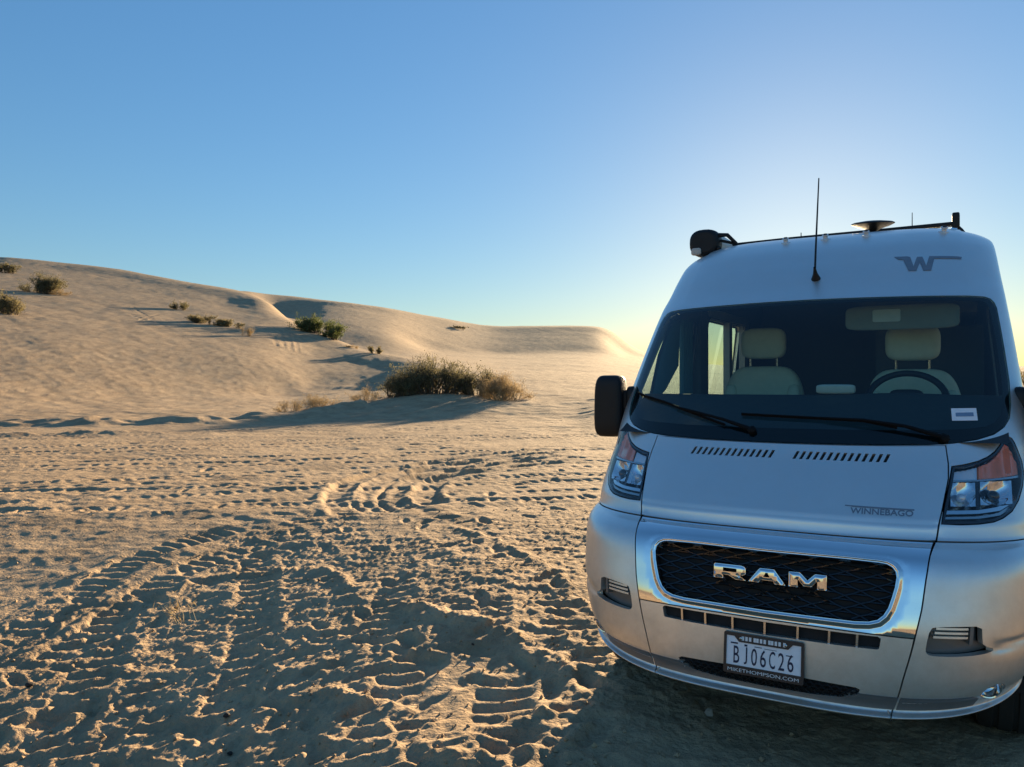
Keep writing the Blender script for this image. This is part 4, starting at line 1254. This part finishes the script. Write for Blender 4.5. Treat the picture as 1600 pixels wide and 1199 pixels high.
place_text('MIKETHOMPSON.COM', .014, .285, lambda x, y: on_plate(x - .1425, y - .0745, .0052), 'frame_lettering', MAT['offwhite'], lp)
def flat_mark(name, x, y, w, h, d, mat):
    mb = MB(); mb.add(on_plate(np.array([x - w / 2, x + w / 2, x + w / 2, x - w / 2]), np.array([y - h / 2, y - h / 2, y + h / 2, y + h / 2]), d), [(0, 1, 2, 3)])
    mb.build(name, mat, lp, smooth=False)
for x, y, w, h in ((-.118, .040, .03, .006), (.105, .022, .028, .004), (-.07, .036, .012, .008), (-.02, .036, .03, .003), (.03, .034, .05, .002)):
    flat_mark('plate_print', x, y, w, h, .0014, MAT['navy'])
for k in range(12):
    flat_mark('frame_print', -.082 + k * .0148 + (.004 if k % 4 == 3 else 0), .0635, .010, .017, .0052, MAT['offwhite'])
for x in (-.09, .09):
    mb = MB(); mb.lathe(on_plate(np.array([x]), np.array([.062]), .004)[0], PN_, [(.006, 0), (.006, .003), (.001, .005)], 12); mb.build('plate_screw', MAT['satin'], lp)

# cab interior
def sheet(name, fn, nu, nv, mat, parent=van):
    U, V = np.meshgrid(np.linspace(0, 1, nu), np.linspace(0, 1, nv), indexing='ij')
    v_, f_ = grid_arrays(fn(U, V)); return link(name, mesh_from(v_, f_, name), mat, parent)
def dashfn(U, V):
    x = (U - .5) * 1.80
    b = .53 + .12 * np.abs(U - .5) ** 2 * 4 + V * .52
    h = 1.325 + .20 * np.clip(V * 1.25, 0, 1) ** 1.2 - .25 * np.clip(V - .85, 0, 1) * 4 * (V > .85) + .012 * np.exp(-((x - .45) / .25) ** 2) * np.clip(V * 2 - .6, 0, 1)
    return np.stack([x, b, h], -1)
dash = sheet('dashboard', dashfn, 60, 30, MAT['dash'])
sheet('dash_front', lambda U, V: np.stack([(U - .5) * 1.8, 1.05 + .03 * V, 1.40 - V * .9], -1), 4, 4, MAT['dash'])
mb = MB(); mb.sup((.16, .98, 1.555), (.19, .06, .05), .4, .4, 10, 16); mb.build('dash_papers', MAT['pale'], van)
def seat(cx, cy, hz):
    def wedge(V):
        V = V.copy(); V[:, 0] *= 1 - .22 * np.clip(V[:, 2], -.2, 1) ** 2; V[:, 1] += .25 * V[:, 2] * 0
        return V
    mb = MB(); mb.sup((cx, cy + .02, hz - .52), (.53, .16, .74), .35, .5, 22, 32, wedge)
    for sg in (-1, 1): mb.sup((cx + sg * .20, cy - .045, hz - .55), (.09, .10, .56), .5, .6, 14, 16)
    st = mb.build('seat', MAT['leather'], van)
    mb = MB(); mb.sup((cx, cy, hz), (.285, .11, .205), .5, .55, 18, 28); mb.build('headrest', MAT['leather'], st)
    mb = MB(); mb.sup((cx, cy - .24, hz - .87), (.50, .52, .16), .4, .4, 14, 24); mb.build('seat_cushion', MAT['leather'], st)
    for sg in (-1, 1):
        mb = MB(); mb.tube([(cx + sg * .085, cy + .01, hz - .18), (cx + sg * .085, cy, hz - .06)], .007, 8)
        mb.build('headrest_post', MAT['satin'], st)
    mb = MB(); mb.box((cx, cy - .2, .72), (.42, .40, .36)); mb.build('seat_base', MAT['trim'], st, smooth=False)
seat(-.40, 1.95, 1.845)
seat(.485, 1.70, 1.815)
# steering wheel
ct = np.array([.472, 1.27, 1.488]); tl = math.radians(38)
wx = np.array([1., 0, 0]); wy = np.array([0, math.sin(tl), math.cos(tl)]); wz = np.cross(wx, wy)
mb = MB(); an = np.linspace(0, 2 * np.pi, 49)
mb.tube(ct + .19 * (np.cos(an)[:, None] * wx + np.sin(an)[:, None] * wy), .0175, 10, cap=False)
sw = mb.build('steering_wheel', MAT['black'], van)
mb = MB(); mb.sup(ct - wz * 0 + np.array([0, 0, -.0]), (.17, .09, .13), .5, .5, 12, 20)
for a in (math.radians(185), math.radians(-5), math.radians(270)): mb.tube([ct, ct + .185 * (math.cos(a) * wx + math.sin(a) * wy)], [.03, .014], 8)
mb.build('wheel_hub', MAT['black'], sw)
mb = MB(); mb.tube([ct, ct + np.array([0, -.28, -.2])], .03, 10); mb.build('steering_column', MAT['black'], sw)
# sun visor, overhead shelf, trims and furniture seen through the glass
mb = MB(); mb.sup((.44, 1.40, 1.945), (.56, .03, .135), .3, .3, 12, 24); vis = mb.build('sun_visor', MAT['visor'], van)
mb = MB(); mb.sup((.37, 1.382, 1.955), (.14, .006, .07), .2, .2, 8, 16); mb.build('visor_label', MAT['pale'], vis)
sheet('overhead_shelf', lambda U, V: np.stack([(U - .5) * 1.45, 1.42 + .6 * V, 2.05 + .08 * V], -1), 4, 4, MAT['trim'])
for s in (-1, 1):
    vv = np.linspace(1.50, 2.22, 14)
    P = np.stack([M(np.full(14, s * 1.06), vv) - N(np.full(14, s * 1.06), vv) * .05, M(np.full(14, s * 1.19), vv) + np.array([-s * .03, .03, 0])], 1)
    v_, f_ = grid_arrays(P); link('pillar_trim', mesh_from(v_, f_, 'pillar_trim'), MAT['pale'], van)
cs = -.905
P = np.array([(cs, 1.10, 1.44), (cs, 1.40, 1.545), (cs, 1.66, 1.70), (cs, 1.70, 2.0), (cs, 1.56, 2.0), (cs, 1.30, 1.76)])
mb = MB(); mb.add(P, [tuple(range(6))]); mb.add(P + np.array([.02, 0, 0]), [tuple(range(6))[::-1]])
mb.build('window_blind', MAT['curtain'], van, smooth=False)
mb = MB()
for k in range(7): mb.tube([(cs + .01, 1.77 + k * .03, 1.42), (cs + .01 + .012 * (k % 2), 1.77 + k * .03, 2.03)], .019, 8)
mb.build('folded_curtain', MAT['curtain'], van)
mb = MB(); mb.box((-.89, 2.17, 1.72), (.07, .20, 1.1)); mb.build('door_pillar', MAT['trim'], van, smooth=False)
mb = MB(); mb.box((-.885, 2.95, 1.78), (.05, .09, .66)); mb.box((-.875, 3.46, 1.78), (.05, .14, .70)); mb.box((-.875, 2.88, 2.10), (.06, 1.2, .06)); mb.build('window_surround', MAT['pale'], van, smooth=False)
mb = MB(); mb.box((.55, 3.2, 1.2), (.62, 1.6, 1.5)); mb.box((.5, 3.0, 2.18), (.62, 2.2, .36)); mb.build('cabinet', MAT['trim'], van, smooth=False)
mb = MB(); mb.box((0, 4.1, 1.35), (1.75, .05, 1.9)); mb.build('bulkhead', MAT['trim'], van, smooth=False)
mb = MB(); mb.box((0, 3.0, .55), (1.8, 4.0, .05)); mb.build('floor_panel', MAT['trim'], van, smooth=False)

# ------------------------------------------------------------------ shrubs, tufts, stones
def bush(px, Z, w, h, mats, label, seed, n_stem=90, n_leaf=2600, leaf=.05, squash=.55, name='desert_bush', cat='bush', group='bushes on the sand', lean=0., sparse=0., dry=False, spread=.30):
    r = np.random.default_rng(seed)
    x, y, z = ground_at(px, Z)
    t = empty(name, (x, y, z), label, cat, group)
    fwd = np.array([FWD[0], FWD[1], 0]); rgt = np.array([RGT[0], RGT[1], 0]); up = np.array([0, 0, 1.])
    # uneven outline: a handful of leafy heads of different height
    nh = max(4, int(n_stem / 12))
    hx = r.uniform(-.5, .5, nh) * w; hy = r.uniform(-.5, .5, nh) * w * squash; hz = h * r.uniform(.45, 1.0, nh) * (1 - .55 * (2 * np.abs(hx) / w) ** 2)
    mb = MB(); tips = []
    for k in range(n_stem):
        i = r.integers(nh)
        tip = rgt * (hx[i] + r.normal(0, .10) * w + lean * h) + fwd * (hy[i] + r.normal(0, .08) * w) + up * max(.1 * h, hz[i] * r.uniform(.55, 1.08))
        b = rgt * (hx[i] * (1 - spread) + r.normal(0, .05) * w) + fwd * (hy[i] * (1 - spread) + r.normal(0, .05) * w * squash)
        gx, gy = (px - 800) / FPX * Z + b @ rgt, Z + b @ fwd
        b = b + up * (float(base_height(np.array([gx]), np.array([gy]))[0]) - z - .06)
        mid = (b + tip) / 2 + r.normal(0, .05, 3) * h
        rad = .012 * (h + .4) * (.45 if dry else 1)
        mb.tube(np.array([(x, y, z)] * 4) + np.array([b, b * .55 + mid * .45 + up * .03 * h, mid * .4 + tip * .6, tip]), [rad, rad * .8, rad * .5, rad * .25], 4, cap=False)
        tips.append((b, mid, tip))
        for q in range(2):
            a = mid * r.uniform(.3, .7) + tip * r.uniform(.3, .6); e = a + r.normal(0, .13, 3) * h + up * .10 * h
            mb.tube(np.array([(x, y, z)] * 2) + np.array([a, e]), [rad * .4, rad * .2], 3, cap=False)
            tips.append((a, (a + e) / 2, e))
    mb.build('stems', MAT['drystem' if dry else 'stem'], t)
    V = []; F = []
    B = np.array(tips)
    k = r.integers(len(B), size=n_leaf); s = r.uniform(.15, 1.0, n_leaf) ** .7
    pos = np.where((s < .5)[:, None], B[k, 0] * (1 - 2 * s[:, None]) + B[k, 1] * 2 * s[:, None], B[k, 1] * (2 - 2 * s[:, None]) + B[k, 2] * (2 * s[:, None] - 1))
    pos = pos + r.normal(0, .035, (n_leaf, 3)) * (h + .3) * np.array([1.5, 1.5, 1.1])
    pos[:, 2] = np.maximum(pos[:, 2], -.05)
    d = r.normal(0, 1, (n_leaf, 3)); d[:, 2] = np.abs(d[:, 2]) + .4; d /= np.linalg.norm(d, axis=1, keepdims=True)
    e = np.cross(d, r.normal(0, 1, (n_leaf, 3))); e /= np.linalg.norm(e, axis=1, keepdims=True)
    L = leaf * r.uniform(.6, 1.5, n_leaf)[:, None]; W = L * (.10 if dry else .38)
    c = pos + np.array([x, y, z])
    V = np.stack([c - d * L / 2, c + e * W / 2, c + d * L / 2, c - e * W / 2], 1).reshape(-1, 3)
    F = np.arange(n_leaf * 4).reshape(-1, 4)
    o = link('foliage', mesh_from(V, F, 'foliage', False), MAT[mats], t)
    return t


bush(672, 40.4, 4.11, 2.18, 'leaf_dark', 'largest dark green bush in the middle, behind the shaded sand lip', 1, 210, 21000, 0.075)
bush(748, 40.1, 2.37, 1.74, 'leaf_dark', 'dark leafless-tipped bush joined to the right of the largest bush', 2, 120, 8000, 0.07, sparse=.3)
bush(788, 38.6, 2.69, 1.45, 'leaf_dry', 'dry tan bush right of the dark bush, nearest the van', 3, 220, 12000, 0.11, dry=True)
bush(622, 39.8, 1.58, 1.50, 'leaf_olive', 'olive bush at the left flank of the largest bush', 4, 90, 7000, 0.07)
bush(573, 39.5, 1.61, 0.89, 'leaf_dry', 'low straw-coloured tuft just left of the middle bush group', 5, 100, 2475, 0.079, dry=True)
bush(497, 38.9, 1.70, 0.85, 'leaf_dry', 'dry yellowish tuft on the sand lip, second from the left', 6, 120, 2475, 0.095, dry=True, name='grass_tuft', cat='tuft', group='tufts on the sand lip')
bush(453, 38.6, 1.24, 0.73, 'leaf_dry', 'small pale straw tuft at the left end of the sand lip', 7, 90, 1980, 0.079, dry=True, name='grass_tuft', cat='tuft', group='tufts on the sand lip')
bush(497, 98, 6.30, 2.92, 'leaf_green', 'bright green bush at the end of the sunlit dune tongue', 8, 140, 12000, 0.163)
bush(514, 96, 3.09, 1.54, 'leaf_green', 'smaller green bush trailing down right of the bright green bush', 9, 60, 2500, 0.154)
bush(586, 88, 1.42, 1.04, 'leaf_olive', 'small lone bush on the crest right of the bright green bush', 10, 40, 1000, 0.155)
bush(553, 92, 1.99, 0.62, 'leaf_dry', 'low dry scrub between the green bush and the lone small bush', 18, 40, 900, 0.162, dry=True)
bush(286, 97, 2.43, 1.21, 'leaf_dark', 'small dark bush at the top of the bush trail on the dune', 11, 50, 1500, 0.149)
bush(322, 87, 3.81, 1.18, 'leaf_olive', 'long low olive bush in the middle of the dune trail', 12, 90, 4500, 0.127)
bush(358, 87, 2.84, 0.95, 'leaf_olive', 'low brownish bush right of the long one on the dune', 19, 60, 3000, 0.132)
bush(384, 82.5, 1.39, 1.25, 'leaf_dry', 'upright tan bush at the lower right end of the dune trail', 13, 50, 1500, 0.130, dry=True)
bush(66, 93, 5.20, 2.36, 'leaf_dark', 'wide dark bush high on the left dune', 14, 150, 12000, 0.134)
bush(100, 93, 2.45, 1.06, 'leaf_dry', 'dry scrub at the right foot of the wide dark dune bush', 20, 50, 1500, 0.147, dry=True)
bush(8, 117, 3.9, 1.9, 'leaf_dark', 'dark bush at the left edge, highest on the dune', 15, 70, 3000, .18)
bush(8, 69, 3.0, 2.1, 'leaf_olive', 'olive and tan bush cut by the left edge below the dark ones', 16, 120, 8000, .15)
bush(716, 235, 6.0, 1.3, 'leaf_dark', 'tiny distant bush on the middle dune', 17, 30, 700, .35)
bush(1612, 62, 5.5, 2.4, 'leaf_dark', 'dark brush beyond the van at the right edge', 21, 90, 3500, .13)
# dry stalks and scraps close to the camera
X0, Z0 = px2g(285, 1032)
bush(285, Z0, .42, .16, 'leaf_dry', 'few dry curved stalks lying in the foreground sand', 22, 16, 30, .06, name='grass_tuft', cat='tuft', dry=True, spread=.6, group='dry stalks')


def stone(px, py, size, mat, label, seed):
    r = np.random.default_rng(seed)
    X, Z = px2g(px, py)
    h = float(ground_height(np.array([X]), np.array([Z]))[0])
    x, y = g2w(X, Z)
    def lump(V):
        q = V.copy()
        for _ in range(7):
            d = r.normal(0, 1, 3); d /= np.linalg.norm(d)
            c = r.uniform(.45, .8)
            e = q @ d; q = q - np.outer(np.clip(e - c, 0, 9), d) * .8
        return q + r.normal(0, .03, q.shape)
    mb = MB(); mb.sup((x, y, h + size * .25), (size, size * r.uniform(.7, 1), size * .75), 1, 1, 9, 14, lump)
    o = mb.build('stone', MAT[mat], None, smooth=False)
    rebase(o)
    o['label'] = label; o['category'] = 'stone'; o['group'] = 'stones lying in the sand'


stone(737, 1027, .045, 'stone', 'pale stone on the smooth shaded hollow beside the van', 1)
stone(738, 996, .022, 'darkstone', 'tiny dark stone above the pale stone by the van', 2)
stone(274, 955, .05, 'darkstone', 'dark clod left of centre in the churned foreground', 3)
stone(44, 1074, .05, 'darkstone', 'dark clod near the left edge of the foreground', 4)
stone(352, 1120, .045, 'darkstone', 'dark clod at the bottom, on the tyre track', 5)
stone(498, 909, .03, 'darkstone', 'small dark stone above the middle of the churned sand', 6)
stone(357, 1172, .03, 'darkstone', 'small dark stone at the very bottom left of centre', 7)
stone(1108, 1118, .05, 'stone', 'flat tan stone in the shadow under the front bumper', 8)


def clods():
    """crumbs of crusted sand thrown up by the tyres: far too many to count, one object"""
    r = np.random.default_rng(3)
    n = 3200
    px = r.uniform(-150, 1250, n); Z = 2.3 + 7.5 * r.uniform(0, 1, n) ** 1.4
    X = (px - 800) / FPX * Z
    keep = (px < 930) | (Z < 3.6)
    X, Z = X[keep], Z[keep]
    h = ground_height(X, Z)
    x, y = g2w(X, Z)
    s = r.uniform(.25, 1, len(X)) ** 3 * .016 + .003
    o6 = np.array([(1, 0, 0), (-1, 0, 0), (0, 1, 0), (0, -1, 0), (0, 0, 1), (0, 0, -1)], float)
    V = o6[None] * r.uniform(.5, 1.2, (len(X), 6, 1)) * s[:, None, None] * np.array([1, 1, .8])
    a = r.uniform(0, 6.28, len(X)); c, sn = np.cos(a)[:, None], np.sin(a)[:, None]
    V = np.stack([V[..., 0] * c - V[..., 1] * sn, V[..., 0] * sn + V[..., 1] * c, V[..., 2]], -1)
    V += np.stack([x, y, h + s * .3], -1)[:, None]
    f = np.array([(0, 2, 4), (2, 1, 4), (1, 3, 4), (3, 0, 4), (2, 0, 5), (1, 2, 5), (3, 1, 5), (0, 3, 5)])
    F = (f[None] + 6 * np.arange(len(X))[:, None, None]).reshape(-1, 3)
    o = link('sand_clods', mesh_from(V.reshape(-1, 3), F, 'sand_clods', False), MAT['sand'])
    o['kind'] = 'stuff'; o['label'] = 'small crumbs of sand scattered over the churned foreground'; o['category'] = 'clods'


clods()
